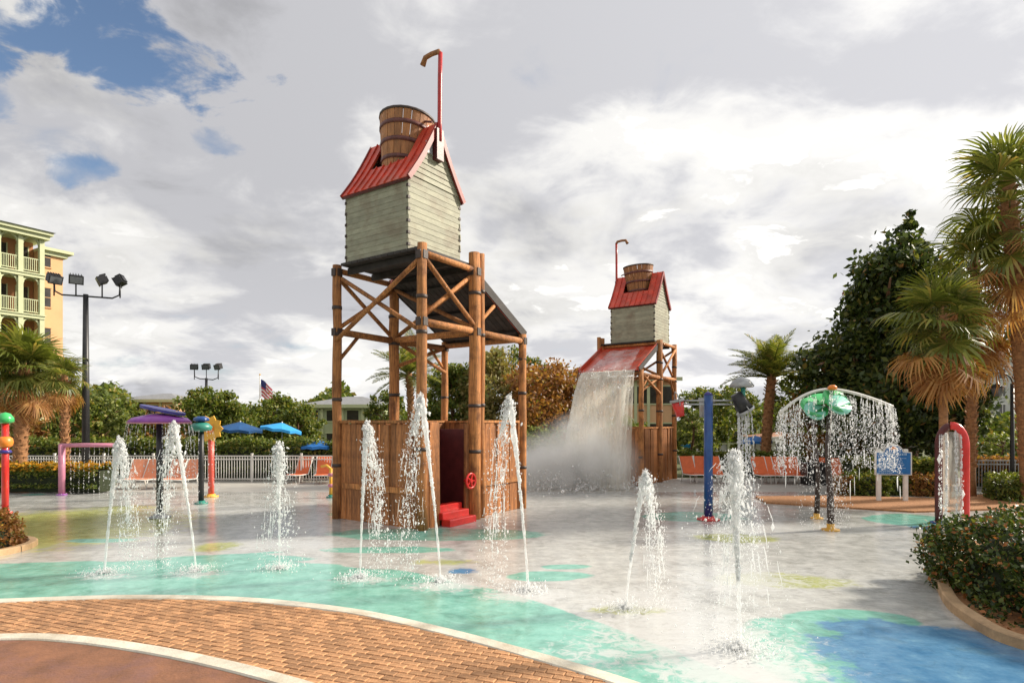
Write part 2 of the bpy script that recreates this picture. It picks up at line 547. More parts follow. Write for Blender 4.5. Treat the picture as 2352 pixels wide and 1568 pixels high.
M['froth'] = water_mat('water_froth', 0.85, (0.95, 0.96, 0.96), (9.0, (1, 1, 0.45), 0.30, 0.62))
M['sheet'] = water_mat('falling_sheet', 0.66, (0.98, 0.96, 0.87), (1.7, (2.2, 2.2, 0.30), 0.18, 0.72))
M['film'] = water_mat('water_film', 0.62, (0.94, 0.93, 0.93), (2.2, (1, 1, 1), 0.30, 0.62))
M['strand'] = water_mat('water_strand', 0.55, (0.93, 0.95, 0.95))

# ---- wet painted splash pad: zones come from vertex attributes, edges broken up by noise
def pad_mat():
    m, nt, b = nodes_mat('wet_painted_concrete')

    def att(n):
        a = N_(nt, 'ShaderNodeAttribute', attribute_name=n)
        return a.outputs['Fac']

    def zone(a, n, lo=0.46, hi=0.54, amt=0.55):
        s = N_(nt, 'ShaderNodeMath', operation='SUBTRACT')
        nt.links.new(n, s.inputs[0]); s.inputs[1].default_value = 0.5
        k = N_(nt, 'ShaderNodeMath', operation='MULTIPLY_ADD')
        nt.links.new(s.outputs[0], k.inputs[0]); k.inputs[1].default_value = amt
        nt.links.new(a, k.inputs[2])
        r_ = N_(nt, 'ShaderNodeMapRange', interpolation_type='SMOOTHSTEP')
        nt.links.new(k.outputs[0], r_.inputs[0])
        r_.inputs[1].default_value, r_.inputs[2].default_value = lo, hi
        return r_.outputs[0]
    nA = noise(nt, 0.8, 3, 0.5, dist=0.3)
    nB = noise(nt, 3.2, 8, 0.66)
    nC = noise(nt, 14, 6, 0.6)
    base = ramp(nt, nB, [(0.32, (0.38, 0.385, 0.37)), (0.50, (0.47, 0.475, 0.455)), (0.68, (0.58, 0.58, 0.555))])
    teal = ramp(nt, nB, [(0.3, (0.13, 0.36, 0.29)), (0.55, (0.22, 0.50, 0.415)), (0.75, (0.31, 0.60, 0.51))])
    blue = ramp(nt, nB, [(0.3, (0.045, 0.16, 0.32)), (0.6, (0.115, 0.265, 0.43)), (0.8, (0.22, 0.40, 0.52))])
    yel = ramp(nt, nB, [(0.3, (0.30, 0.33, 0.10)), (0.7, (0.48, 0.51, 0.20))])
    c = mixc(nt, zone(att('yellow'), nB, 0.30, 0.62, 0.9), base, yel)
    c = mixc(nt, zone(att('teal'), nA), c, teal)
    c = mixc(nt, zone(att('blue'), nB, 0.40, 0.60, 0.9), c, blue)
    # scuffs and damp stains
    sc_ = ramp(nt, noise(nt, 1.7, 9, 0.7, dist=0.8), [(0.50, (1, 1, 1)), (0.66, (0.74, 0.74, 0.73))])
    c = mixc(nt, 1.0, c, sc_, 'MULTIPLY')
    foam_n = noise(nt, 5.5, 9, 0.72, dist=1.1)
    fz = zone(att('foam'), foam_n, 0.34, 0.72, 1.6)
    fm = N_(nt, 'ShaderNodeMath', operation='MULTIPLY')
    nt.links.new(fz, fm.inputs[0]); fm.inputs[1].default_value = 0.80
    c = mixc(nt, fm.outputs[0], c, (0.58, 0.59, 0.58))
    nt.links.new(c, b.inputs['Base Color'])
    rr = ramp(nt, noise(nt, 1.3, 7, 0.6, dist=0.4), [(0.38, (0.04,) * 3), (0.64, (0.24,) * 3)])
    nt.links.new(rr, b.inputs['Roughness'])
    b.inputs['Specular IOR Level'].default_value = 0.6
    bp = N_(nt, 'ShaderNodeBump')
    bp.inputs['Strength'].default_value = 0.22
    bp.inputs['Distance'].default_value = 0.03
    nt.links.new(noise(nt, 4.5, 4, 0.55, stretch=(1, 2.2, 1), dist=0.6), bp.inputs['Height'])
    bp2 = N_(nt, 'ShaderNodeBump')
    bp2.inputs['Strength'].default_value = 0.18
    bp2.inputs['Distance'].default_value = 0.008
    nt.links.new(nC, bp2.inputs['Height'])
    nt.links.new(bp.outputs[0], bp2.inputs['Normal'])
    nt.links.new(bp2.outputs[0], b.inputs['Normal'])
    return m


M['pad'] = pad_mat()
M['ground'] = simple('rough_grass', (0.085, 0.10, 0.035), 0.9, 0.4, 1.5, 0.5)
M['deck'] = simple('pale_deck_concrete', (0.42, 0.405, 0.37), 0.5, 0.14, 1.2, 0.2, bscale=20, dirt=(0.30, 0.28, 0.25), dirt_amt=0.5)
M['brick'] = simple('clay_paver', (0.49, 0.255, 0.12), 0.75, 0.42, 9.0, 0.6, bscale=60, piece=0.34, dirt=(0.20, 0.085, 0.035), dirt_amt=0.5)
M['joint'] = simple('joint_sand', (0.32, 0.17, 0.085), 0.9, 0.3, 20, 0.3)
M['plum'] = simple('plum_brown_concrete', (0.22, 0.098, 0.05), 0.65, 0.35, 1.8, 0.5, bscale=25, dirt=(0.19, 0.10, 0.105), dirt_amt=0.75)

# ------------------------------------------------------------------ setting: ground, pad, kerbs, pavers
g = MB()
g.add([(-900, -60, -0.06), (900, -60, -0.06), (900, 1800, -0.06), (-900, 1800, -0.06)], [(0, 1, 2, 3)])
tag(g.build('ground', M['ground']), kind='structure')

dk = MB()
dk.prism([(-34, 20.5), (34, 20.5), (34, 27.5), (-34, 27.5)], -0.05, -0.006)
tag(dk.build('pool_deck', M['deck']), kind='structure')


def spline(pts, per=10):
    out = []
    n = len(pts)
    for i in range(n - 1):
        p0, p1, p2, p3 = pts[max(i - 1, 0)], pts[i], pts[i + 1], pts[min(i + 2, n - 1)]
        for k in range(per):
            t = k / per
            out.append(0.5 * ((2 * p1) + (-p0 + p2) * t + (2 * p0 - 5 * p1 + 4 * p2 - p3) * t * t + (-p0 + 3 * p1 - 3 * p2 + p3) * t ** 3))
    out.append(pts[-1])
    return out


def strip(mb, pts, w, z0, z1):
    n = len(pts)
    vs_, fs = [], []
    for i, p in enumerate(pts):
        d = (pts[min(i + 1, n - 1)] - pts[max(i - 1, 0)])
        d = Vector((d.x, d.y, 0)).normalized()
        nn = Vector((-d.y, d.x, 0))
        b_ = 0.015
        for q, z in ((-w / 2, z0), (-w / 2, z1 - b_), (-w / 2 + b_, z1), (w / 2 - b_, z1), (w / 2, z1 - b_), (w / 2, z0)):
            vs_.append((p.x + nn.x * q, p.y + nn.y * q, z))
    for i in range(n - 1):
        for k in range(5):
            a = i * 6 + k
            fs.append((a, a + 1, a + 7, a + 6))
    mb.add(vs_, fs)


band1 = [gr(*p) for p in ((-700, 1440), (-350, 1405), (0, 1388), (300, 1379), (560, 1385), (800, 1411), (1000, 1454), (1200, 1508), (1430, 1578), (1640, 1660), (1900, 1800), (2200, 2050))]
band2 = [gr(*p) for p in ((-700, 1530), (-350, 1490), (0, 1472), (160, 1476), (330, 1499), (480, 1529), (640, 1570), (820, 1630), (1050, 1740), (1300, 1900), (1600, 2200))]
c1, c2 = spline(band1), spline(band2)

# splash pad: one gridded sheet with painted zones
GX0, GX1, GY0, GY1, GS = -24.0, 22.0, 3.0, 22.0, 0.16
nx, ny = int((GX1 - GX0) / GS) + 1, int((GY1 - GY0) / GS) + 1
xs, ys = np.linspace(GX0, GX1, nx), np.linspace(GY0, GY1, ny)
XX, YY = np.meshgrid(xs, ys)
co = np.stack([XX.ravel(), YY.ravel(), np.zeros(nx * ny)], 1)
idx = np.arange(nx * ny).reshape(ny, nx)
fq = np.stack([idx[:-1, :-1].ravel(), idx[:-1, 1:].ravel(), idx[1:, 1:].ravel(), idx[1:, :-1].ravel()], 1)
pm = bpy.data.meshes.new('splash_pad')
pm.from_pydata(co.tolist(), [], fq.tolist())
pm.materials.append(M['pad'])


def ell(lst):
    out = np.zeros(len(co))
    for (x, y, rx, ry, a) in lst:              # picture centre and half axes in metres
        p = gr(x, y)
        d = ((co[:, 0] - p.x) / rx) ** 2 + ((co[:, 1] - p.y) / ry) ** 2
        out = np.maximum(out, a * np.exp(-d * 0.69))
    return out


cc1 = np.array([(p.x, p.y) for p in c1])
dist1 = np.min(np.hypot(co[:, None, 0] - cc1[None, ::2, 0], co[:, None, 1] - cc1[None, ::2, 1]), axis=1)
tw = np.interp(co[:, 0], [-12, -4.5, -1.5, 0.3, 1.5, 2.6, 5], [2.9, 2.5, 2.2, 1.8, 1.35, 0.9, 0.4])
teal_w = 1.0 / (1.0 + np.exp((dist1 - tw) / 0.22))
teal_w = np.maximum(teal_w, ell([(1010, 1226, 2.6, 0.75, 1), (880, 1262, 1.6, .35, .8), (560, 1282, 1.6, .5, .85), (240, 1240, 1.0, .35, .7), (1590, 1185, 1.4, 0.8, 1), (2110, 1195, 1.2, 1.1, 1), (1260, 1322, 0.9, 0.35, 0.8), (80, 1135, 0.5, 0.4, 0.8),
                                 (780, 1180, 0.5, 0.5, 0.8), (1890, 1470, 1.0, 0.8, 0.95), (2060, 1520, 1.5, 0.9, 1.0), (1960, 1420, 1.0, .45, .9), (640, 1268, 0.8, 0.3, 0.6), (1300, 1300, 0.6, 0.25, 0.7)]))
blue_w = ell([(2180, 1500, 1.35, 0.85, 1.15), (2330, 1570, 1.5, 1.0, 1.1), (2000, 1440, 0.7, 0.35, 0.9), (1065, 1310, 0.30, 0.25, 0.8), (2130, 1212, 0.5, 0.4, 0.7)])
yel_w = ell([(100, 1210, 3.0, 3.0, 1.0), (500, 1255, 0.5, 0.5, 0.8), (1760, 1330, 0.8, 0.4, 1), (1690, 1235, 0.8, 0.5, 1), (1830, 1335, 0.8, 0.35, 1), (1440, 1400, .5, .2, .9), (1790, 1500, .4, .2, .7), (1020, 1290, .8, .25, .6), (300, 1165, 1.2, 0.6, 0.7)])
foam_w = ell([(1590, 1460, 1.3, 1.5, 0.8), (1690, 1540, 1.0, 0.7, 0.85), (1560, 1420, 0.6, 0.25, 1.0), (1700, 1330, 1.2, 1.0, 0.8), (1800, 1215, 2.6, 1.0, 0.9), (1910, 1216, 1.6, 0.6, 1.0),
              (680, 1250, 1.5, 0.7, 0.75), (1470, 1380, 1.1, 0.8, 0.8), (1020, 1345, 0.7, 0.35, 0.8), (1215, 1365, 0.8, 0.4, 0.85), (830, 1330, 0.6, 0.3, 0.7), (240, 1322, 0.6, 0.3, 0.7),
              (450, 1318, 0.6, 0.3, 0.7), (500, 1170, 3.0, 1.8, 0.62), (1350, 1115, 2.4, 2.4, 0.8), (1990, 1330, 2.2, 1.4, 0.5), (1400, 1500, 1.0, 0.8, 0.55)])
for nme, arr in (('teal', teal_w), ('blue', blue_w), ('yellow', yel_w), ('foam', foam_w)):
    a = pm.attributes.new(nme, 'FLOAT', 'POINT')
    a.data.foreach_set('value', arr.astype(np.float32))
pad = link('splash_pad', pm)
tag(pad, kind='structure')

# paved walk with its two pale bands
walk = empty('paved_walk')
tag(walk, kind='structure')
b1 = MB(); strip(b1, c1, 0.20, -0.02, 0.065); b1.build('kerb_band', M['kerb'], walk)
b2 = MB(); strip(b2, c2, 0.20, -0.02, 0.065); b2.build('kerb_band', M['kerb'], walk)
bed = MB()
n = min(len(c1), len(c2))


def resample(c, k):
    d = [0]
    for a, b_ in zip(c, c[1:]): d.append(d[-1] + (b_ - a).length)
    t = np.linspace(0, d[-1], k)
    return np.stack([np.interp(t, d, [p.x for p in c]), np.interp(t, d, [p.y for p in c])], 1)


r1, r2 = resample(c1, 80), resample(c2, 80)
vs_ = [(x, y, 0.02) for x, y in r1] + [(x, y, 0.02) for x, y in r2]
bed.add(vs_, [(i, i + 1, 81 + i, 80 + i) for i in range(79)])
bed.build('sand_bed', M['joint'], walk)
inner = MB()
inner.add([(x, y, 0.045) for x, y in r2] + [(r2[-1][0], 1.5, 0.045), (r2[0][0], 1.5, 0.045)], [tuple(range(82))])
inner.build('plum_path', M['plum'], walk)


def inside(poly, x, y):
    c = False
    j = len(poly) - 1
    for i in range(len(poly)):
        xi, yi = poly[i]; xj, yj = poly[j]
        if (yi > y) != (yj > y) and x < (xj - xi) * (y - yi) / (yj - yi) + xi: c = not c
        j = i
    return c


poly = [tuple(p) for p in r1] + [tuple(p) for p in r2[::-1]]
BL, BW = 0.20, 0.10
br_me = []
for k in range(4):
    b_ = MB()
    b_.bev((0, 0, 0), (BL - 0.009, BW - 0.009, 0.05), 0.006)
    br_me.append(b_.mesh(M['brick'], 'brick'))
cands = []
ang = R(-20)
ca, sa = math.cos(ang), math.sin(ang)
for i in range(-70, 70):
    for j in range(-70, 140):
        lx, ly = (i + (0.5 if j % 2 else 0)) * BL, j * BW
        x, y = lx * ca - ly * sa, lx * sa + ly * ca + 6
        if y < 3.6 or x < -10.5 or x > 5.5: continue
        if inside(poly, x, y): cands.append((x, y))
cands.sort(key=lambda p: (0 if abs(p[0] / p[1]) < 0.87 and p[1] > 5.85 else 1, p[1]))
rest = MB()
for k, (x, y) in enumerate(cands):
    z = 0.030 + random.uniform(-0.003, 0.004)
    rz = ang + random.uniform(-0.02, 0.02)
    if k < 300:
        link('brick', br_me[k % 4], walk, (x, y, z), (random.uniform(-.012, .012), random.uniform(-.012, .012), rz))
    else:
        rest.bev((x, y, z), (BL - 0.009, BW - 0.009, 0.05), 0.006, Matrix.Rotation(rz, 3, 'Z'))
if rest.v:
    tag(rest.build('brick_field', M['brick'], walk), kind='stuff')

# planting islands and their kerbs
isl = [gr(*p) for p in ((2205, 1218), (2158, 1290), (2176, 1375), (2240, 1434), (2352, 1487))] + [Vector((6.6, 6.0, 0)), Vector((8.2, 5.2, 0)), Vector((10.5, 5.6, 0)), Vector((11.2, 8, 0)), Vector((10.6, 10.8, 0)), gr(2200, 1218)]
isl_c = spline(isl, 8)
tk = empty('planter_island'); tag(tk, kind='structure')
q = MB(); strip(q, isl_c, 0.16, -0.02, 0.13); q.build('kerb', M['kerb_tan'], tk)
q = MB(); q.add([(p.x, p.y, 0.07) for p in isl_c[:-1]], [tuple(range(len(isl_c) - 1))]); q.build('soil', M['mulch'], tk)
isl2 = [Vector((-10.75 + 0.85 * math.cos(t), 11.9 + 1.0 * math.sin(t), 0)) for t in np.linspace(0, 2 * math.pi, 25)]
tk2 = empty('planter_island'); tag(tk2, kind='structure')
q = MB(); strip(q, isl2, 0.15, -0.02, 0.12); q.build('kerb', M['kerb_tan'], tk2)
q = MB(); q.add([(p.x, p.y, 0.06) for p in isl2[:-1]], [tuple(range(24))]); q.build('soil', M['mulch'], tk2)
# mulch strip behind the pad on the right
q = MB()
ms = [gr(1735, 1142), gr(1900, 1140), gr(2150, 1146), gr(2352, 1130), gr(2500, 1140), gr(2500, 1165), gr(2260, 1172), gr(2100, 1177), gr(1900, 1165), gr(1760, 1156)]
q.prism([(p.x, p.y) for p in ms], 0.0, 0.05)
tag(q.build('mulch_bed', M['mulch']), kind='structure')


# ------------------------------------------------------------------ the two dump-bucket towers
def U(u, v, z=0.0):
    return Vector((u - 0.98, v - 1.435, z))


DU, DV, OU = 1.96, 2.87, 4.21


def make_tower():
    t = empty('bucket_tower')
    # --- stockade round the foot
    pl = []
    for k in range(5):
        b_ = MB()
        hgt = 2.55 + 0.03 * (k % 3)
        b_.bev((0, 0, hgt / 2), (0.195, 0.07, hgt), 0.012)
        pl.append(b_.mesh(M['plank'], 'plank'))
    st = MB()
    st.box(U(2.1, 1.435, 0.05), (4.2, 2.8, 0.10))
    base = st.build('foundation', M['plank'], t)

    def plank(p, rz):
        link('plank', random.choice(pl), t, (p.x, p.y, random.uniform(-.03, .02)), (random.uniform(-.012, .012), random.uniform(-.008, .008), rz))
    k = 0.1
    while k < DV - 0.02:
        plank(U(-0.03 + random.uniform(-.015, .015), k), R(90)); plank(U(OU + 0.03 + random.uniform(-.015, .015), k), R(90)); k += 0.205
    k = 0.1
    while k < OU:
        plank(U(k, DV + 0.03 + random.uniform(-.015, .015)), 0)
        if k < 0.55 or k > 1.62: plank(U(k, -0.03 + random.uniform(-.015, .015)), 0)
        k += 0.205
    cp = MB()
    for a, b_ in ((U(-.05, -.08, 2.6), U(-.05, DV + .08, 2.6)), (U(OU + .05, -.08, 2.6), U(OU + .05, DV + .08, 2.6)), (U(0.04, DV + .03, 2.604), U(OU - .04, DV + .03, 2.604)), (U(1.8, -.03, 2.604), U(OU - .04, -.03, 2.604))):
        cp = MB(); cp.beam(a, b_, 0.16, 0.07); cp.build('cap_rail', M['post'], t)
    for a, b_ in ((U(-.09, 0.1, 0.9), U(-.09, DV - .1, 0.9)), (U(OU + .09, .1, 0.9), U(OU + .09, DV - .1, 0.9)), (U(1.95, -.09, .9), U(OU - .1, -.09, .9))):
        cp = MB(); cp.beam(a, b_, 0.04, 0.14); cp.build('mid_rail', M['post'], t)
    # red doorway, lining and steps
    dr = MB()
    dr.box(U(1.03, 0.95, 1.25), (1.5, 0.06, 2.3)); dr.box(U(0.31, 0.48, 1.25), (0.06, 0.88, 2.3)); dr.box(U(1.75, 0.48, 1.25), (0.06, 0.88, 2.3))
    dr.build('doorway_lining', M['red_dark'], t)
    for i in range(3):
        s_ = MB()
        s_.bev(U(1.08, -0.30 + 0.24 * i, 0.09 + 0.15 * i), (1.05, 0.27, 0.17), 0.02)
        s_.build('step', M['bright_red'], t)
    # valve wheel by the door
    w = MB()
    cw = U(1.60, -0.26, 1.05)
    ring = [cw + Vector((0.19 * math.cos(a), 0, 0.19 * math.sin(a))) for a in np.linspace(0, 2 * math.pi, 21)]
    w.tube(ring, 0.032, 8, cap=False)
    for a in range(5):
        d = Vector((math.cos(a * 1.2566), 0, math.sin(a * 1.2566))) * 0.18
        w.beam(cw, cw + d, 0.035)
    w.tube([cw + Vector((0, -0.04, 0)), cw + Vector((0, 0.2, 0))], 0.05, 8)
    w.build('valve_wheel', M['bright_red'], t)
    # --- posts with iron bands
    spec = [(-.10, -.10, 6.88, .125), (-.10, DV + .10, 6.80, .12), (DU + .05, DV + .10, 6.80, .15), (DU - .02, -.12, 7.12, .16), (OU + .10, -.10, 5.22, .115), (OU + .10, DV + .10, 5.22, .115), (DU + .26, -.13, 7.15, .10)]
    for (u, v, h, r_) in spec:
        pts, rd = [], []
        for z in np.linspace(0, h, 9):
            p = U(u, v, z)
            pts.append(p + Vector((random.uniform(-.012, .012), random.uniform(-.012, .012), 0)))
            rd.append(r_ * (1.06 - 0.08 * z / h) * random.uniform(.95, 1.05))
        b_ = MB(); b_.tube(pts, rd, 12)
        po = b_.build('post', M['post'], t)
        for z in (1.6, 3.15, 4.55, 5.9):
            z += random.uniform(-.45, .45)
            if z > h - 0.3 or random.random() < .15: continue
            bb = MB(); bb.lathe([(r_ * 1.10, z - .045), (r_ * 1.13, z), (r_ * 1.10, z + .045)], 12, U(u, v, 0))
            bb.build('iron_band', M['iron'], po)
    N, L, B, RR = U(-.1, -.1), U(-.1, DV + .1), U(DU + .05, DV + .1), U(DU - .02, -.12)
    O1, O2 = U(OU + .1, -.1), U(OU + .1, DV + .1)
    Z = lambda p, z: Vector((p.x, p.y, z))

    def pole(a, b_, w_=0.085, nm='brace', sag=0.0):
        m_ = MB()
        mid = (a + b_) / 2 + Vector((random.uniform(-.01, .01), random.uniform(-.01, .01), sag))
        m_.tube([a, mid, b_], [w_, w_ * .94, w_ * .97], 8)
        m_.build(nm, M['post'], t)
    for a, b_ in ((N, RR), (RR, B), (B, L)):
        pole(Z(a, 6.66), Z(b_, 6.66), .085, 'beam')
    for a, b_ in ((N, RR), (RR, O1), (B, L), (B, O2), (RR, B)):
        pole(Z(a, 5.0), Z(b_, 5.02), .10, 'beam')
    pole(Z(O1, 5.08), Z(O2, 5.08), .09, 'beam')
    e = Vector((0, 0, 0))
    nn = {'x': Vector((.06, 0, 0)), 'y': Vector((0, .06, 0))}
    for a, b_, z0, z1, ax in ((N, RR, 5.1, 6.55, 'y'), (B, L, 5.1, 6.55, 'y'), (N, L, 4.75, 6.5, 'x'), (B, RR, 5.1, 6.55, 'x'), (B, O2, 4.2, 5.0, 'y')):
        pole(Z(a, z0) + nn[ax], Z(b_, z1) + nn[ax], .062)
        pole(Z(a, z1) - nn[ax], Z(b_, z0) - nn[ax], .062)
    pole(Z(RR, 5.1), Z(RR, 5.85) + Vector((0.95, 0.05, 0)), .055)
    pole(Z(L, 4.25) + nn['x'], Z(L, 5.0) + Vector((0.8, 0.05, 0)), .055)
    pole(Z(O2, 4.3), Z(O2, 5.0) + Vector((-0.7, 0.05, 0)), .05)
    for (u, v, h, r_) in spec[:6]:
        for z in ((5.0, 6.6) if h > 6 else (5.02,)):
            for dx_, dy_ in ((-1, 0), (0, -1)):
                b_ = MB(); b_.box(U(u + dx_ * r_ * .98, v + dy_ * r_ * .98, z), (.03 if dx_ else .15, .03 if dy_ else .15, .2))
                b_.build('joint_plate', M['iron'], t)
    # --- deck boards
    v = 0.02
    while v < DV:
        b_ = MB(); b_.bev(U(DU / 2, v, 6.78), (DU + 0.30, 0.205, 0.07), .008)
        b_.build('floor_board', M['floor_board'], t); v += 0.22
    for u in (0.15, 1.0, 1.8):
        b_ = MB(); b_.box(U(u, DV / 2 - .03, 6.655), (0.09, DV - 0.1, 0.16)); b_.build('joist', M['floor_board'], t)
    # --- chute: boards under a painted tray
    ca_, cb = U(1.75, 0, 6.62), U(4.45, 0, 5.16)
    sl = (cb - ca_).normalized()
    nrm_ = Vector((-sl.z, 0, sl.x))
    tray = empty_child = None
    v = 0.06
    while v < DV:
        m_ = MB()
        o_ = Vector((0, v - 0, 0))
        m_.beam(ca_ + Vector((0, v, 0)), cb + Vector((0, v, 0)), 0.185, 0.05, up=nrm_)
        m_.build('chute_board', M['floor_board'], t); v += 0.20
    for k in (0.12, 0.5, 0.88):
        p = ca_.lerp(cb, k) - nrm_ * 0.07
        m_ = MB(); m_.beam(p + Vector((0, 0.0, 0)), p + Vector((0, DV - .05, 0)), 0.09, 0.08, up=nrm_)
        m_.build('chute_batten', M['floor_board'], t)
    v = 0.0
    for i in range(6):
        m_ = MB()
        m_.beam(ca_ + nrm_ * .045 + Vector((0, v + .235, 0)), cb + sl * 0.03 + nrm_ * .045 + Vector((0, v + .235, 0)), 0.462, 0.03, up=nrm_)
        m_.build('chute_panel', M['chute_red'], t); v += 0.476
    for v in (-0.05, DV + .02):
        m_ = MB(); m_.beam(ca_ + nrm_ * .10 + Vector((0, v, 0)), cb + nrm_ * .10 + Vector((0, v, 0)), 0.06, 0.24, up=nrm_)
        m_.build('chute_lip', M['chute_red'], t)
        o_ = -.035 if v < 1 else .035
        m_ = MB(); m_.beam(ca_ + nrm_ * .07 + Vector((0, v + o_ * 1.5, 0)), cb + nrm_ * .07 + Vector((0, v + o_ * 1.5, 0)), 0.035, 0.24, up=nrm_)
        m_.build('chute_side_board', M['floor_board'], t)
    # --- house: lapped boards, gables, roof
    u0, u1, v0, v1, zb, ze, zr = 0.0, 1.97, 0.44, 2.70, 6.83, 8.66, 10.24
    um = (u0 + u1) / 2
    bh = 0.145
    core = MB()
    core.prism([(U(u0 + .05, v0 + .05).x, U(0, v0 + .05).y), (U(u1 - .05, 0).x, U(0, v0 + .05).y), (U(u1 - .05, 0).x, U(0, v1 - .05).y), (U(u0 + .05, 0).x, U(0, v1 - .05).y)], zb, ze)
    hw = core.build('house_core', M['siding'], t)
    tilt = 0.05
    i = 0
    z = zb
    while z < ze - 0.02:
        for u, s in ((u0, -1), (u1, 1)):
            m_ = MB(); m_.box(U(u + s * .005, (v0 + v1) / 2, z + bh / 2), (0.03, v1 - v0 + (0.05 if i % 2 else -0.02) + random.uniform(-.01, .01), bh + .015), Matrix.Rotation(-s * tilt, 3, 'Y'))
            m_.build('siding_board', M['siding'], t, rot=(random.uniform(-.003, .003), 0, 0))
        for v, s in ((v0, -1), (v1, 1)):
            m_ = MB(); m_.box(U(um, v + s * .005, z + bh / 2), (u1 - u0 + (-0.02 if i % 2 else 0.05), 0.03, bh + .015), Matrix.Rotation(s * tilt, 3, 'X'))
            m_.build('siding_board', M['siding'], t)
        z += bh; i += 1
    while z < zr - 0.10:
        half = (u1 - u0) / 2 * (zr - z) / (zr - ze)
        half2 = max(0.01, (u1 - u0) / 2 * (zr - z - bh) / (zr - ze))
        for v, s in ((v0, -1), (v1, 1)):
            m_ = MB()
            a = [U(um - half, v - .012, z), U(um + half, v - .012, z), U(um + half2, v - .012, z + bh), U(um - half2, v - .012, z + bh)]
            lean = [s * .018, s * .018, 0, 0]
            bk = [p + Vector((0, lean[q_] + s * .012, 0)) for q_, p in enumerate(a)]
            a = [p - Vector((0, s * .02, 0)) for p in a]
            m_.add(a + bk, [(0, 1, 2, 3), (7, 6, 5, 4), (0, 4, 5, 1), (1, 5, 6, 2), (2, 6, 7, 3), (3, 7, 4, 0)])
            m_.build('siding_board', M['siding'], t)
        z += bh
    # corner irons
    for (u, v) in ((u0, v0), (u1, v0), (u0, v1), (u1, v1)):
        m_ = MB()
        z = zb + 0.15
        while z < ze - .1:
            m_.box(U(u, v, z), (0.075, 0.075, 0.07)); z += 0.29
        tag(m_.build('corner_bracket', M['iron'], t), kind='stuff')
    # roof panels: slope runs from the ridge out over the eave
    ridge_z, eave_z, ov = zr + 0.06, ze - 0.08, 0.09
    span = (u1 - u0) / 2 + ov
    pw = 0.270
    nP = 9
    va = v0 - 0.08
    for s in (-1, 1):
        A = lambda k, v: U(um + s * span * k, v, ridge_z + (eave_z - ridge_z) * k - (0.09 * math.sin(math.pi * k)))
        nv = Vector((s * (ridge_z - eave_z), 0, span)).normalized()
        for i in range(nP):
            a, b_ = va + i * pw, va + (i + 1) * pw - 0.012
            k0 = 0.0
            if 2 <= i <= 6: k0 = 0.50
            ks = np.linspace(k0, 1.0, 7)
            m_ = MB()
            for q_ in range(6):
                P4 = [A(ks[q_], a), A(ks[q_ + 1], a), A(ks[q_ + 1], b_), A(ks[q_], b_)]
                up_ = [p + nv * .035 for p in P4]
                m_.add(P4 + up_, [(3, 2, 1, 0), (4, 5, 6, 7), (0, 1, 5, 4), (1, 2, 6, 5), (2, 3, 7, 6), (3, 0, 4, 7)])
                sp = [A(ks[q_], a) + nv * .05, A(ks[q_ + 1], a) + nv * .05]
                m_.beam(sp[0], sp[1], .022, .045, up=nv)
            m_.build('roof_panel', M['roof_red'], t)
        for vv in (va - 0.03, va + nP * pw):
            m_ = MB()
            for q_ in range(6):
                m_.beam(A(q_ / 6, vv) + nv * .0, A((q_ + 1) / 6, vv) + nv * .0, .05, .13, up=nv)
            m_.build('barge_board', M['barge'], t)
        m_ = MB(); m_.beam(A(1.0, va) - nv * .02, A(1.0, va + nP * pw) - nv * .02, .05, .07, up=nv)
        m_.build('eave_board', M['red_dark'], t)
    # dark loft under the roof opening
    m_ = MB(); m_.box(U(um, (v0 + v1) / 2, ze + 0.25), (1.35, 1.6, 0.06)); m_.build('loft_floor', M['floor_board'], t)
    # --- bucket
    bc = U(um, 1.53, 0)
    bk = empty('bucket'); bk.parent = t
    bk.location = (bc.x, bc.y, 9.78); bk.rotation_euler = (R(2), R(5), 0)
    nS = 20
    zt, zl, rt, rl = 0.92, -0.95, 0.745, 0.50
    for k in range(nS):
        a0, a1 = 2 * math.pi * k / nS + .012, 2 * math.pi * (k + 1) / nS - .012
        m_ = MB()
        top = zt + random.uniform(-.015, .015)
        vs2 = []
        for rr_, z in ((rl, zl), (rl - .04, zl), (rt - .045, top), (rt, top)):
            for a in (a0, (a0 + a1) / 2, a1):
                vs2.append((rr_ * math.cos(a), rr_ * math.sin(a), z))
        fs2 = []
        for r0, r1_ in ((0, 9), (9, 6), (6, 3), (3, 0)):
            for c_ in (0, 1):
                fs2.append((r0 + c_, r0 + c_ + 1, r1_ + c_ + 1, r1_ + c_))
        fs2 += [(0, 9, 6, 3), (2, 5, 8, 11)]
        m_.add(vs2, fs2); m_.build('stave', M['stave'], bk)
    for z in (-0.72, -0.28, 0.16, 0.60):
        rr_ = rl + (rt - rl) * (z - zl) / (zt - zl) + .012
        m_ = MB(); m_.lathe([(rr_ - .03, z - .05), (rr_ + .004, z - .05), (rr_ + .016, z + .05), (rr_ - .03, z + .05)], 24, cap=False); m_.build('hoop', M['hoop'], bk)
    m_ = MB(); m_.lathe([(0.46, zl + .05), (0.47, zl + .11)], 20); m_.build('bottom', M['stave'], bk)
    m_ = MB(); m_.lathe([(rt - .05, zt - .01), (rt + .02, zt - .01), (rt + .02, zt + .05), (rt - .05, zt + .05)], 24, cap=False); m_.build('rim', M['iron'], bk)
    m_ = MB(); m_.tube([U(um, 0.62, 9.72), U(um, 2.52, 9.72)], .05, 10)
    for vv in (0.62, 2.52):
        m_.beam(U(um - .3, vv, ze + .25), U(um, vv, 9.78), .08); m_.beam(U(um + .3, vv, ze + .25), U(um, vv, 9.78), .08)
    m_.build('axle_frame', M['hoop'], t)
    # --- filler pipe with hooked spout
    x_, y_ = um, v0 - 0.16
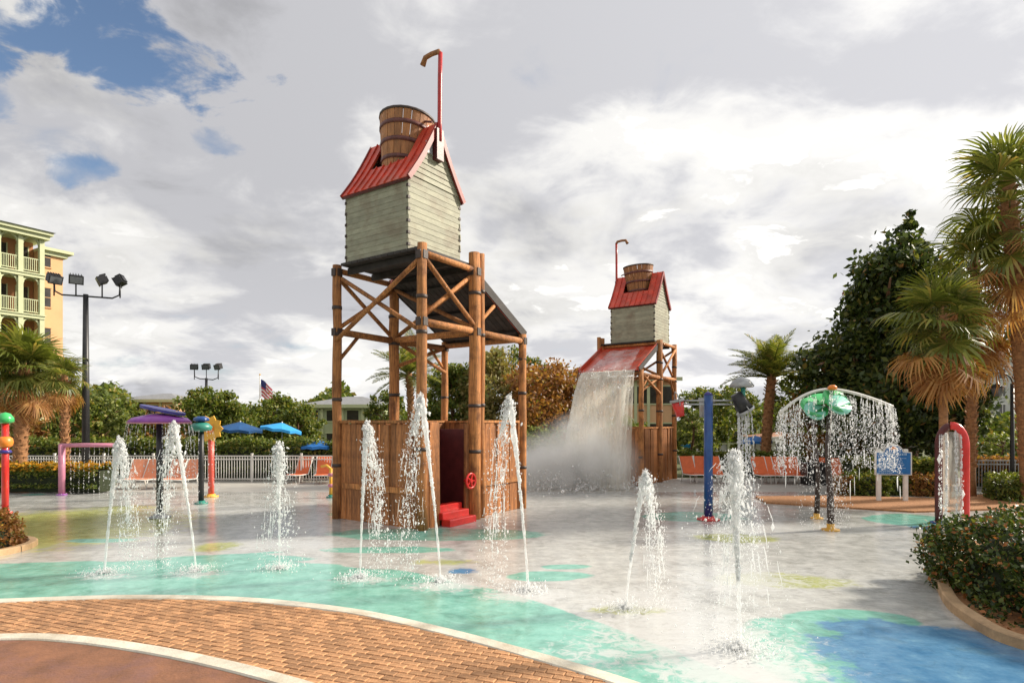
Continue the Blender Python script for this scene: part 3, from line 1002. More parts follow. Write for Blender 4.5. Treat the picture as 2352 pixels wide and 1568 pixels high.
    m_ = MB(); m_.tube([U(x_, y_, 9.85), U(x_, y_, 10.3), U(x_ + .01, y_, 11.5), U(x_ + .03, y_, 12.15)], .058, 10)
    pp = m_.build('filler_pipe', M['red_pipe'], t)
    m_ = MB(); m_.tube([U(x_ + .03, y_, 12.10), U(x_ + .03, y_ + .06, 12.2), U(x_ + .03, y_ + .3, 12.22), U(x_ + .03, y_ + .52, 12.2), U(x_ + .03, y_ + .62, 12.02)], [.062, .065, .062, .065, .075], 10)
    m_.build('spout', M['stave'], pp)
    m_ = MB(); m_.box(U(x_, y_ + .05, 9.75), (.26, .16, .80)); m_.build('bracket', M['red_dark'], t)
    m_ = MB(); m_.box(U(x_ - .26, v0 - .03, 9.62), (.2, .05, .3)); m_.build('vent', M['grey_metal'], t)
    m_ = MB(); m_.tube([U(x_, v0 + .1, 10.42), U(x_, v0 + .35, 10.50), U(x_, v0 + .62, 10.62)], .03, 8); m_.build('overflow_pipe', M['hoop'], t)
    return t


tower = make_tower()
tower.location = (-2.83, 16.02, 0)
tower.rotation_euler = (0, 0, R(55.8))
tag(tower, 'tall near wooden tower with grey house and tipping bucket, red steps at its foot', 'water tower', 'dump bucket towers')
tower2 = copy_tree(tower)
tower2.location = (5.75, 27.2, 0)
tower2.rotation_euler = (0, 0, R(235.8))
tower2.scale = (.9, .9, .9)
tower2['label'] = 'farther wooden bucket tower dumping water down its red chute towards the left'


# ------------------------------------------------------------------ water
OCT = np.array([(1, 0, 0), (-1, 0, 0), (0, 1, 0), (0, -1, 0), (0, 0, 1), (0, 0, -1)], float)
OCF = np.array([(0, 2, 4), (2, 1, 4), (1, 3, 4), (3, 0, 4), (2, 0, 5), (1, 2, 5), (3, 1, 5), (0, 3, 5)])


def drops_mesh(P_, S_, m, name, stretch=1.5):
    """each drop a small stretched octahedron; P_ (N,3), S_ (N,)"""
    N = len(P_)
    st = np.stack([np.ones(N), np.ones(N), rng.uniform(1.0, stretch, N)], 1)
    V = P_[:, None, :] + OCT[None] * (S_[:, None] * st)[:, None, :]
    Fc = (OCF[None] + (np.arange(N) * 6)[:, None, None]).reshape(-1, 3)
    me = bpy.data.meshes.new(name)
    me.vertices.add(N * 6); me.vertices.foreach_set('co', V.astype(np.float32).ravel())
    me.loops.add(len(Fc) * 3); me.loops.foreach_set('vertex_index', Fc.astype(np.int32).ravel())
    me.polygons.add(len(Fc)); me.polygons.foreach_set('loop_start', np.arange(0, len(Fc) * 3, 3, dtype=np.int32))
    me.polygons.foreach_set('use_smooth', np.ones(len(Fc), bool))
    me.update(calc_edges=True)
    me.materials.append(m)
    return me


def jet(bx, by, tx, ty, side, label, width=1.0, nd=2600, cone=False):
    """a jet rises from its floor nozzle to the apex, breaks up and rains down to one side"""
    base = gr(bx, by)
    Zb = base.y
    top = at(tx, ty, Zb)
    h = top.z
    t = empty('water_jet', base, label=label, cat='water jet', group='floor water jets')
    d = Vector((top.x - base.x, random.uniform(-.1, .1), 0))
    # rising core
    pts, rd = [], []
    n_ = 40
    for i in range(n_):
        k = i / (n_ - 1)
        pts.append(Vector((d.x * k ** 1.25 + random.uniform(-1, 1) * .008 * k, d.y * k + random.uniform(-1, 1) * .008 * k, h * k * (0.985))))
        rd.append((0.015 + 0.012 * k + (0.026 * max(0, k - .6) / .4)) * random.uniform(.7, 1.3) * width)
    m_ = MB(); m_.tube(pts, rd, 9)
    m_.build('rising_core', M['froth'], t)
    # crest: lumps of water at the top
    m_ = MB()
    sz = min(1.0, Zb / 10.5)
    for i in range(120):
        k = random.random() ** 0.8
        drop = random.uniform(-.02, .75) * k * width
        c = Vector((d.x, d.y, h)) + Vector((side * (random.uniform(-0.02, .05) + .20 * drop * random.random()), random.gauss(0, .03 + .06 * drop), -drop))
        if cone: c.x = d.x + random.gauss(0, .03 + .16 * drop)
        L_ = random.uniform(.02, .09) * width
        dirv = Vector((side * random.uniform(-.3, .5), random.uniform(-.4, .4), random.uniform(-1, -.2))).normalized()
        r_ = random.uniform(.006, .021) * width * sz
        if random.random() < .45: c.x = d.x + random.gauss(0, .035 + .10 * drop)
        m_.tube([c, c + dirv * L_ * .5, c + dirv * L_], [r_ * .5, r_, r_ * .35], 6)
    tag(m_.build('crest', M['drop'], t), kind='stuff')
    # falling drops on ballistic paths
    Np = nd
    th = rng.uniform(0, 1, Np) ** 0.85
    vx = (rng.normal(0, 0.34, Np) if cone else side * rng.normal(0.34, 0.17, Np)) * width
    vy = rng.normal(0, 0.17, Np) * width
    tf = th * math.sqrt(2 * h / 9.8) * 1.02
    bunch = np.sin(tf * 23 + vx * 9) * .02
    Px = d.x + vx * tf + bunch + rng.normal(0, .012, Np)
    Py = d.y + vy * tf + rng.normal(0, .012, Np)
    Pz = h + 0.02 - 0.5 * 9.8 * tf ** 2 + rng.normal(0, .03, Np)
    ok = Pz > 0.02
    P_ = np.stack([Px, Py, Pz], 1)[ok]
    S_ = (rng.gamma(1.4, .0027, len(P_)) + .0018) * sz
    # round the rising core as well
    k = rng.uniform(0.35, 1, Np // 3)
    Q = np.stack([d.x * k ** 1.25 + rng.normal(0, .026, len(k)) * k, d.y * k + rng.normal(0, .026, len(k)) * k, h * k], 1)
    # splash ring at the foot
    a = rng.uniform(0, 2 * math.pi, Np // 4); rr_ = np.abs(rng.normal(0, .22, len(a)))
    W_ = np.stack([rr_ * np.cos(a), rr_ * np.sin(a), np.abs(rng.normal(0, .04, len(a))) + .006], 1)
    P_ = np.concatenate([P_, Q, W_]); S_ = np.concatenate([S_, rng.gamma(2, .002, len(Q)) + .0018, rng.gamma(2, .002, len(W_)) + .0018])
    o = link('falling_drops', drops_mesh(P_, S_, M['drop'], 'drops', 2.6), t); tag(o, kind='stuff')
    # ligaments: short wavy strings of water in the falling side
    m_ = MB()
    for i in range(70):
        vx_, vy_ = (random.gauss(0, .34) if cone else side * random.gauss(.34, .15)) * width, random.gauss(0, .13) * width
        t0 = random.uniform(.05, .85) * math.sqrt(2 * h / 9.8)
        L_ = random.uniform(.02, .07)
        pts = []
        for q_ in range(4):
            tt = t0 + L_ * q_ / 3
            pts.append((d.x + vx_ * tt + random.uniform(-.008, .008), d.y + vy_ * tt, max(.02, h - 4.9 * tt * tt)))
        r_ = random.uniform(.003, .009)
        m_.tube(pts, [r_ * .5, r_, r_ * .8, r_ * .3], 5)
    tag(m_.build('water_string', M['strand'], t), kind='stuff')
    # nozzle plate in the floor
    m_ = MB(); m_.lathe([(.085, 0.004), (.085, .012), (.05, .018), (.022, .018)], 16); m_.build('nozzle_plate', M['grey_metal'], t)
    return t


jet(240, 1315, 262, 1012, 1, 'leftmost floor jet, in front of the flowering hedge', 1.15)
jet(450, 1310, 402, 975, -1, 'floor jet in front of the purple water umbrella', 1.05)
jet(642, 1305, 642, 1022, 1, 'straight floor jet between yellow flower post and near tower', 0.9, 2600, True)
jet(827, 1325, 842, 975, 1, 'floor jet before the left planks of the near tower', 1.0)
jet(1012, 1335, 970, 913, -1, 'tall floor jet crossing the front post of the near tower', 1.0)
jet(1213, 1355, 1172, 915, -1, 'tall floor jet just right of the near tower', 1.05)
jet(1437, 1395, 1478, 1088, 1, 'low floor jet in front of the farther tower', 1.0)
jet(1700, 1490, 1688, 1045, 1, 'nearest floor jet, widest, right of the blue bucket post', 1.3, 6500, True)


def sheet_fall(name, a, b_, v0, h, label, out, layers=3):
    """water leaving an edge a-b (world points) with velocity v0 and falling h metres"""
    t = empty(name, ((a + b_) / 2).xy.to_3d(), label=label, cat='waterfall')
    o = t.location
    T = math.sqrt(2 * h / 9.8)
    for l in range(layers):
        m_ = MB()
        nu, nw = 26, 30
        vs2, fs2 = [], []
        for i in range(nw + 1):
            tt = T * i / nw
            for j in range(nu + 1):
                k = j / nu
                spread = 1 + 0.24 * i / nw
                p = a.lerp(b_, .5 + (k - .5) * spread * (1 - .06 * l))
                kk = 1 + .28 * l + 0.25 * math.sin(j * 1.7 + l) * .3 + random.uniform(-.04, .04)
                p = p + v0 * tt * kk
                p.z = a.z - 4.9 * tt * tt + random.uniform(-.02, .02)
                vs2.append(p - o)
        for i in range(nw):
            for j in range(nu):
                q_ = i * (nu + 1) + j
                fs2.append((q_, q_ + 1, q_ + nu + 2, q_ + nu + 1))
        m_.add(vs2, fs2, True)
        m_.build('water_sheet', M['sheet'], t)
    N = 2600
    tt = T * rng.uniform(0, 1, N) ** .6
    k = rng.uniform(-.03, 1.03, N)
    A_, B_ = np.array(a - o), np.array(b_ - o)
    Pq = A_[None] + (B_ - A_)[None] * k[:, None] + np.array(v0)[None] * (tt * rng.uniform(.7, 2.0, N))[:, None]
    Pq[:, 2] = a.z - 4.9 * tt ** 2 + rng.normal(0, .1, N)
    Pq = Pq[Pq[:, 2] > .02]
    S_ = rng.gamma(2.0, .0045, len(Pq)) + .003
    tag(link('spray_drops', drops_mesh(Pq, S_, M['drop'], 'spray', 2.5), t), kind='stuff')
    return t


# water pouring from the farther tower's chute
rot2 = Matrix.Rotation(R(235.8), 3, 'Z')
cpt = lambda u, v, z: Vector((5.75, 27.2, 0)) + rot2 @ (U(u, v, z) * .9)
ea, eb = cpt(4.47, 0.12, 5.22), cpt(4.47, DV - .12, 5.22)
ud = rot2 @ Vector((1, 0, 0))
sheet_fall('waterfall', ea, eb, ud * 1.15, ea.z, 'sheet of water falling from the farther tower\'s red chute', None)
# water running down the chute before it leaves the lip
fm_ = MB()
fa, fb = cpt(2.35, 0.55, 6.36), cpt(2.35, DV - .75, 6.36)
vs2, fs2 = [], []
for i in range(9):
    for j in range(13):
        p_ = fa.lerp(fb, j / 12).lerp(ea.lerp(eb, .10 + .80 * j / 12) , i / 8)
        vs2.append(p_ + Vector((0, 0, .035 + .018 * math.sin(i * 2.1 + j * 1.3))))
for i in range(8):
    for j in range(12):
        q_ = i * 13 + j; fs2.append((q_, q_ + 1, q_ + 14, q_ + 13))
wf = bpy.data.objects['waterfall']
fm_.add([v_ - wf.location for v_ in vs2], fs2, True)
fm_.build('chute_film', M['film'], wf)


def mist(name, c, r_, density, label):
    """a soft cloud of fine water: densest at its heart, thinning to nothing, billowy"""
    m = bpy.data.materials.new('fine_mist')
    m.use_nodes = True
    nt = m.node_tree
    nt.nodes.remove(nt.nodes['Principled BSDF'])
    v = N_(nt, 'ShaderNodeVolumePrincipled')
    v.inputs['Color'].default_value = (0.97, 0.97, 0.96, 1)
    v.inputs['Anisotropy'].default_value = 0.2
    tc_ = N_(nt, 'ShaderNodeTexCoord')
    ln = N_(nt, 'ShaderNodeVectorMath', operation='LENGTH')
    nt.links.new(tc_.outputs['Object'], ln.inputs[0])
    fall = N_(nt, 'ShaderNodeMapRange', interpolation_type='SMOOTHSTEP')
    nt.links.new(ln.outputs['Value'], fall.inputs[0])
    for i_, x in enumerate((0.15, 0.98, density, 0.0)): fall.inputs[i_ + 1].default_value = x
    nz = noise(nt, 2.6, 4, 0.6)
    nr = N_(nt, 'ShaderNodeMapRange')
    nt.links.new(nz, nr.inputs[0])
    for i_, x in enumerate((0.38, 0.66, 0.15, 1.6)): nr.inputs[i_ + 1].default_value = x
    mu = N_(nt, 'ShaderNodeMath', operation='MULTIPLY')
    nt.links.new(fall.outputs[0], mu.inputs[0]); nt.links.new(nr.outputs[0], mu.inputs[1])
    nt.links.new(mu.outputs[0], v.inputs['Density'])
    nt.links.new(v.outputs[0], nt.nodes['Material Output'].inputs['Volume'])
    m_ = MB()
    z0 = max(-1.0, (.02 - c.z) / r_[2])
    m_.box((0, 0, (z0 + 1) / 2), (2, 2, 1 - z0))
    o = m_.build(name, m, None, loc=c, scale=r_)
    tag(o, label, 'mist', kind='stuff')
    return o


fc = (ea + eb) / 2 + ud * 1.4
mist('landing_mist', Vector((fc.x - .5, fc.y - .3, .7)), (2.7, 2.0, 2.6), 2.1, 'white mist where the chute water lands')
mist('drifting_mist', Vector((fc.x - 2.5, fc.y + .1, .7)), (2.9, 1.8, 1.7), 1.7, 'thin mist drifting left of the falling chute water')
N = 4200
a = rng.uniform(0, 2 * math.pi, N); rr_ = np.abs(rng.normal(0, 1.1, N))
Pq = np.stack([rr_ * np.cos(a) * 1.5 - .6, rr_ * np.sin(a), np.abs(rng.normal(0, .55, N)) * np.exp(-rr_ * .4) + .02], 1)
tag(link('landing_splash', drops_mesh(Pq, rng.gamma(2, .008, N) + .005, M['drop'], 'splash'), None, (fc.x, fc.y, 0)), 'splashing drops around the foot of the chute waterfall', 'splash', kind='stuff')

# ------------------------------------------------------------------ spray features on the pad
def flange(t, m, r_=.17):
    q_ = MB(); q_.lathe([(r_, 0.0), (r_, .03), (r_ * .6, .045), (r_ * .55, .10)], 16); f = q_.build('base_flange', m, t)
    q_ = MB()
    for a in range(6):
        q_.lathe([(.018, .03), (.018, .055)], 6, (r_ * .8 * math.cos(a * 1.047), r_ * .8 * math.sin(a * 1.047), 0))
    tag(q_.build('bolts', M['grey_metal'], t), kind='stuff')


def post_tube(t, h, r_, m, name='pole'):
    q_ = MB(); q_.tube([(0, 0, .02), (0, 0, h * .5), (0, 0, h)], r_, 14); return q_.build(name, m, t)


def rain(t, pts, m=None, n=200, name='falling_drops', size=.006, jitter=.02, fade=None):
    """strings of drops below each point; pts: (x, y, z, drift_x, drift_y)"""
    out = []
    for (x, y, z, dx, dy) in pts:
        T = math.sqrt(2 * z / 9.8)
        tt = T * rng.uniform(0.02, 1, n) ** .7
        if fade: tt *= fade(x)
        out.append(np.stack([x + dx * tt + rng.normal(0, jitter, n) * tt, y + dy * tt + rng.normal(0, jitter, n) * tt, z - 4.9 * tt ** 2], 1))
    Pq = np.concatenate(out); Pq = Pq[Pq[:, 2] > .01]
    o = link(name, drops_mesh(Pq, rng.gamma(2, size * .5, len(Pq)) + size * .4, M['drop'], name, 3.0), t)
    tag(o, kind='stuff')


# red post at the left edge
p = gr(12, 1178)
t = empty('spray_post', p, label='bright red spray post at the left edge with green cap and orange knob', cat='spray post')
h = 2.55
post_tube(t, h, .085, M['bright_red']); flange(t, M['coral'])
q = MB(); q.lathe([(.0, h + .32), (.12, h + .28), (.20, h + .16), (.21, h + .05), (.10, h)], 16); q.build('cap', M['green_pad'], t)
q = MB(); q.lathe([(.10, 1.86), (.17, 1.92), (.19, 2.02), (.17, 2.12), (.10, 2.18)], 16); q.build('knob', M['orange'], t)
q = MB(); q.lathe([(.12, 1.70), (.16, 1.74), (.12, 1.80)], 16); q.build('collar', M['navy'], t)

# pink goal-shaped water bar
p = gr(142, 1136)
t = empty('water_bar', p, label='faded pink post with a level arm spraying over the pad', cat='spray bar')
q = MB(); q.tube([(0, 0, 0), (0, 0, 1.78)], .105, 14); q.build('post', M['pink'], t)
q = MB(); q.tube([(-.08, 0, 1.76), (.9, 0, 1.77), (1.95, .1, 1.76)], .072, 12); q.build('arm', M['pink'], t)
flange(t, M['purple'])
rain(t, [(.3 + .17 * i, .02, 1.70, random.uniform(-.1, .1), -.1) for i in range(10)], n=60, size=.005)

# purple umbrella with navy sail
p = gr(367, 1188)
t = empty('water_umbrella', p, label='purple disc water umbrella with tilted navy fin on a dark post', cat='water umbrella')
post_tube(t, 2.75, .085, M['black']); flange(t, M['grey_metal'], .28)
q = MB(); q.lathe([(.06, 2.60), (.72, 2.57), (.76, 2.61), (.66, 2.70), (.26, 2.80), (.07, 2.83)], 28); q.build('disc', M['purple'], t)
q = MB(); q.lathe([(.71, 2.545), (.772, 2.55), (.772, 2.585), (.71, 2.585)], 28, cap=False); q.build('rim', M['pink'], t)
q = MB()
rt = Matrix.Rotation(R(12), 3, 'Y')
fin = []
for a in np.linspace(0, 2 * math.pi, 20, endpoint=False):
    fin.append((.60 * math.cos(a), .36 * math.sin(a)))
q.prism(fin, 2.90, 2.97)
q.v = [tuple(rt @ Vector((x, y, z - 2.93)) + Vector((.08, 0, 2.91))) for x, y, z in q.v]
q.build('fin', M['navy'], t)
q = MB()
for sg in (-1, 1): q = MB(); q.tube([(sg * .4, 0, 2.70), (sg * .4, .1, 2.88)], .03, 8); q.build('strut', M['yellow'], t)
rain(t, [(.74 * math.cos(a), .74 * math.sin(a), 2.56, .28 * math.cos(a), .28 * math.sin(a)) for a in np.linspace(0, 2 * math.pi, 26, endpoint=False)], n=60, size=.005, jitter=.012)

# dark post with teal crown, ladder of nozzles
p = gr(462, 1156)
t = empty('spray_post', p, label='black spray post with teal foot and blue-green crown beside yellow flower', cat='spray post')
post_tube(t, 2.45, .085, M['black']); flange(t, M['teal'], .2)
q = MB(); q.lathe([(.09, 2.28), (.30, 2.34), (.33, 2.44), (.22, 2.55), (.08, 2.60)], 18); q.build('crown', M['teal'], t)
q = MB(); q.lathe([(.10, 2.60), (.24, 2.63), (.22, 2.72), (.10, 2.77)], 18); q.build('cap', M['blue'], t)
rain(t, [(.32 * math.cos(a), .32 * math.sin(a), 2.34, .3 * math.cos(a), .3 * math.sin(a)) for a in np.linspace(0, 2 * math.pi, 10, endpoint=False)], n=60, size=.005)

# yellow flower
p = gr(485, 1140)
t = empty('flower_sprayer', p, label='yellow daisy sprayer with orange centre on a coral red post', cat='flower sprayer')
post_tube(t, 2.15, .10, M['coral']); flange(t, M['yellow'], .24)
hub = Vector((0, -.08, 2.36))
for k in range(10):
    a = 2 * math.pi * k / 10
    q = MB()
    out = []
    for s_, w_ in ((.12, .05), (.24, .10), (.36, .105), (.47, .0)):
        out.append((s_, w_))
    vs2 = []
    for s_, w_ in out:
        for w2 in ((w_, -w_) if w_ else (0,)):
            for dy in (-.025, .025):
                vs2.append(hub + Vector((math.cos(a) * s_ - math.sin(a) * w2, dy - .05 * s_, math.sin(a) * s_ + math.cos(a) * w2)))
    q.add(vs2, [(0, 4, 6, 2), (4, 8, 10, 6), (8, 12, 10), (1, 3, 7, 5), (5, 7, 11, 9), (9, 11, 13), (0, 1, 5, 4), (4, 5, 9, 8), (8, 9, 13, 12), (2, 6, 7, 3), (6, 10, 11, 7), (10, 12, 13, 11)])
    q.build('petal', M['yellow'], t)
q = MB(); q.lathe([(.16, -.05), (.16, .03), (.10, .08), (.0, .10)], 18)
q.v = [tuple(Vector((x, -z, y)) + hub + Vector((0, -.03, 0))) for x, y, z in q.v]
q.build('flower_centre', M['orange'], t)

# small yellow and pink spray post left of the near tower
p = gr(760, 1142)
t = empty('spray_post', p, label='little yellow spray post with pink rings beside the near tower', cat='spray post')
post_tube(t, 1.0, .06, M['yellow']); flange(t, M['teal'], .16)
for z in (.35, .72): q = MB(); q.lathe([(.06, z), (.10, z + .03), (.10, z + .09), (.06, z + .12)], 14); q.build('ring', M['pink'], t)
q = MB(); q.tube([(0, 0, .98), (-.15, 0, 1.10), (-.34, 0, 1.06)], .045, 10); q.build('spout', M['yellow'], t)

# blue post with tipping pails on a cross bar
p = gr(1627, 1193)
t = empty('pail_post', p, label='tall blue post with a cross bar of tipping pails and red foot', cat='bucket post')
post_tube(t, 3.30, .115, M['blue']); flange(t, M['bright_red'], .30)
q = MB(); q.lathe([(.115, 3.3), (.09, 3.36), (0.02, 3.39)], 14); q.build('post_cap', M['navy'], t)
q = MB()
for z in (3.06, 3.16): q = MB(); q.tube([(-.78, 0, z), (.92, 0, z)], .022, 8); q.build('cross_bar', M['grey_metal'], t)


def pail(x, y, z, m, r_, tilt, nm='pail'):
    q_ = MB(); q_.lathe([(r_ * .62, -.34 * r_ / .2), (r_, .16), (r_ * .92, .16), (r_ * .56, -.30 * r_ / .2)], 18)
    o = q_.build(nm, m, t, loc=(x, y, z), rot=(0, tilt, 0))
    q_ = MB(); q_.lathe([(r_ + .002, .10), (r_ + .022, .10), (r_ + .022, .17), (r_ + .002, .17)], 18, cap=False); q_.build('pail_rim', M['grey_metal'], o)
    q_ = MB(); q_.tube([(0, r_ + .01, .0), (0, r_ + .05, .1), (0, r_ * .9, .3), (0, 0, .38), (0, -r_ * .9, .3), (0, -r_ - .05, .1), (0, -r_ - .01, 0)], .014, 6); q_.build('bail', M['grey_metal'], o)


pail(-.80, 0, 3.02, M['bright_red'], .17, R(-12)); pail(.92, 0, 3.0, M['black'], .23, R(150)); pail(.05, .35, 3.05, M['grey_metal'], .2, R(8))
q = MB(); q.tube([(.92, 0, 3.16), (.92, 0, 3.5)], .06, 10); q.build('pail_hanger', M['teal'], t)
q = MB(); q.lathe([(.07, 3.5), (.30, 3.52), (.32, 3.56), (.2, 3.72), (.03, 3.8)], 18, (.92, .1, 0)); q.build('dome', M['grey_metal'], t)
rain(t, [(.92 + random.uniform(-.16, .2), random.uniform(-.15, .15), 2.85, random.uniform(-.12, .2), random.uniform(-.1, .1)) for _ in range(12)], n=160, size=.009, jitter=.03)

# red hoop with a fall of water inside
p = gr(2186, 1203)
t = empty('water_hoop', p, rz=R(-32), label='red hoop standing on the pad with water pouring inside it', cat='water hoop')
w_, hh = .27, 2.50
pts = [(-w_, 0, 0)] + [(-w_, 0, z) for z in np.linspace(.3, hh - .5, 6)]
arc = [(-w_ * math.cos(a), 0, hh - .5 + .5 * math.sin(a)) for a in np.linspace(0.15, math.pi - .15, 12)]
q = MB(); q.tube(pts + arc[:6], [.085] * 7 + [.088] * 6, 16); q.build('pink_leg', M['red_dark'], t)
q = MB(); q.tube(arc[5:] + [(w_, 0, z) for z in np.linspace(hh - .5, 0, 7)], .10, 16); q.build('red_leg', M['bright_red'], t)
for sg in (-1, 1):
    q = MB(); q.lathe([(.2, 0), (.2, .03), (.13, .05)], 16, (sg * w_, 0, 0)); q.build('base_flange', M['blue'], t)
m_ = MB()
vs2, fs2 = [], []
for i in range(16):
    for j in range(9):
        vs2.append((-w_ * .72 + j * w_ * 1.44 / 8, random.uniform(-.025, .025) - .25 * (i / 15) ** .5, (hh - .18) * (1 - (i / 15) ** 1.6) + .02))
for i in range(15):
    for j in range(8): fs2.append((i * 9 + j, i * 9 + j + 1, i * 9 + j + 10, i * 9 + j + 9))
m_.add(vs2, fs2, True); m_.build('water_sheet', M['sheet'], t)
rain(t, [(random.uniform(-.25, .25), -.05, hh - .2, random.uniform(-.05, .05), -.35) for _ in range(14)], n=90, size=.008)

# rain arch with green lily pads
p = gr(1908, 1217)
t = empty('rain_arch', p, label='curved pale rain arch with green lily pads over two slim posts', cat='rain arch')
q = MB(); q.tube([(0, 0, 0), (-.01, 0, .9), (-.07, .02, 1.9), (.02, .05, 3.22)], [.085, .075, .06, .045], 12); q.build('post', M['iron'], t)
q = MB(); q.lathe([(.2, 0), (.2, .03), (.09, .05), (.09, .16)], 16); q.build('base_flange', M['yellow'], t)
p2 = gr(1876, 1190) - p
q = MB(); q.tube([(p2.x, p2.y, 0), (p2.x + .04, p2.y, 1.2), (p2.x - .14, p2.y, 2.85)], [.07, .06, .04], 12); q.build('post', M['iron'], t)
q = MB(); q.lathe([(.16, 0), (.16, .03), (.08, .05), (.08, .14)], 16, (p2.x, p2.y, 0)); q.build('base_flange', M['yellow'], t)
arc = []
for k in np.linspace(0, 1, 25):
    x = -1.22 + 2.72 * k
    z = 3.38 - .58 * abs((x - .06) / 1.28) ** 2.1 if x < .06 else 3.38 - .42 * ((x - .06) / 1.44) ** 1.6
    arc.append((x, .10 * math.sin(k * 3), z))
q = MB(); q.tube(arc, .036, 8); q.build('arch_pipe', M['white_paint'], t)
q = MB(); q.lathe([(.06, 3.36), (.10, 3.38), (.10, 3.44), (.05, 3.48)], 14, (.05, .02, 0)); q.build('nozzle_cap', M['orange'], t)


def lily(cx_, cy_, cz_, r_, m, tilt):
    q_ = MB()
    ring = []
    for a in np.linspace(.25, 2 * math.pi - .25, 22): ring.append((r_ * math.cos(a), r_ * math.sin(a)))
    n_ = len(ring)
    vs2 = [(0, 0, -.06)] + [(x, y, .05) for x, y in ring] + [(0, 0, -.10)] + [(x, y, .015) for x, y in ring]
    fs2 = [(0, i, i + 1) for i in range(1, n_)] + [(n_ + 1, n_ + 2 + i, n_ + 1 + i) for i in range(1, n_)] + [(i, n_ + 1 + i, n_ + 2 + i, i + 1) for i in range(1, n_)]
    fs2 += [(0, n_ + 1, n_ + 2, 1), (0, n_, 2 * n_ + 1, n_ + 1)]
    q_.add(vs2, fs2, True)
    q_.build('lily_pad', m, t, loc=(cx_, cy_, cz_), rot=tilt)


lily(.10, -.05, 3.08, .36, M['green_pad'], (R(52), R(8), R(10)))
lily(.10, -.18, 2.98, .27, M['pale_pad'], (R(58), R(4), 0))
lily(-.42, -.02, 2.92, .33, M['green_pad'], (R(40), R(-18), R(30)))
lily(-.48, -.16, 2.84, .25, M['pale_pad'], (R(56), R(-8), R(10)))
lily(-.22, .10, 3.12, .30, M['green_pad'], (R(20), R(-16), 0))
rp = []
for k in np.sort(rng.uniform(0, 1, 150)):
    i_ = min(int(k * 24), 23)
    x, y, z = Vector(arc[i_]).lerp(Vector(arc[i_ + 1]), k * 24 - i_)
    rp.append((x, y + random.uniform(-.6, .6) * max(0, 1 - (abs(x - .1) / 1.5) ** 2) ** .5, z - .03 - random.random() * .12, .10 * (x - .1) + random.uniform(-.03, .03), random.uniform(-.25, .25)))
rain(t, rp, n=75, size=.0044, jitter=.06, fade=lambda x: 1.0 if abs(x) < .45 else .72)
m_ = MB()
for k in range(110):
    x, y, z, dx, dy = random.choice(rp)
    T = math.sqrt(2 * z / 9.8); t0 = random.uniform(.02, .8) * T; L_ = random.uniform(.02, .07)
    pts = [(x + dx * tt, y + dy * tt, max(.02, z - 4.9 * tt * tt)) for tt in (t0, t0 + L_ / 2, t0 + L_)]
    r_ = random.uniform(.004, .009)
    m_.tube(pts, [r_, r_ * 1.2, r_ * .5], 5)
tag(m_.build('water_string', M['strand'], t), kind='stuff')

# information sign
p = (gr(2022, 1150) + gr(2082, 1156)) / 2
t = empty('pool_sign', p, rz=R(-6), label='blue arched notice board with white border on two white posts', cat='sign')
Zs = p.y
hw, zb, zs, zt_ = .56, .88, 1.62, 1.86
outl = [(-hw, zb), (hw, zb), (hw, zs)]
outl += [(hw * .56, zs + .015)] + [(hw * .52 * math.cos(a), zs + .02 + (zt_ - zs) * math.sin(a)) for a in np.linspace(.12, math.pi - .12, 12)] + [(-hw * .56, zs + .015), (-hw, zs)]
def panel(nm, k, y0, y1, m):
    q_ = MB()
    cz_ = (zb + zs) / 2
    poly_ = [(x * (1 - k / hw), cz_ + (z - cz_) * (1 - k * 1.6)) for x, z in outl]
    n_ = len(poly_)
    q_.add([(x, y0, z) for x, z in poly_] + [(x, y1, z) for x, z in poly_], [tuple(range(n_)), tuple(range(n_, 2 * n_))[::-1]] + [(i, i + n_, (i + 1) % n_ + n_, (i + 1) % n_) for i in range(n_)])
    return q_.build(nm, m, t)
M['sign_blue'] = simple('sign_blue', (0.016, 0.15, 0.43), 0.3, 0.12, 5)
M['sign_print'] = simple('sign_print', (0.45, 0.60, 0.74), 0.4, 0.1, 9)
panel('border', 0, -.02, .03, M['white_paint']); panel('board', .045, -.032, -.015, M['sign_blue'])
for sx in (-.41, .41):
    q = MB(); q.bev((sx, .07, .86), (.12, .10, 1.72), .02); q.build('post', M['white_paint'], t)
def printed(lines, nm, m):
    q_ = MB()
    for (x, z, w2, h2) in lines: q_.box((x, -.034, z), (w2, .004, h2))
    q_.build(nm, m, t)
rows = []
x = -.40
while x < .36:                                  # the heading: a row of tall narrow strokes, not readable in the picture
    w2 = random.uniform(.03, .06); rows.append((x + w2 / 2, 1.555 + random.uniform(-.008, .008), w2 * .55, .075 * random.uniform(.8, 1.1))); x += w2 + .012
z = 1.42
while z > .95:
    x = -.46
    while x < (.02 if z > .98 else -.1):
        w2 = random.uniform(.03, .12); rows.append((x + w2 / 2, z, w2, .018)); x += w2 + .02
    if random.random() < .75:
        x = .1
        while x < random.uniform(.22, .44):
            w2 = random.uniform(.03, .10); rows.append((x + w2 / 2, z, w2, .014)); x += w2 + .02
    z -= .052
printed(rows, 'printing', M['sign_print'])
q = MB(); q.lathe([(.0, -.034), (.10, -.036), (.10, -.030), (.0, -.030)], 18, cap=False)
q.v = [(x, z, y * .55 + 1.745) for x, y, z in q.v]
q.build('emblem', M['orange'], t)

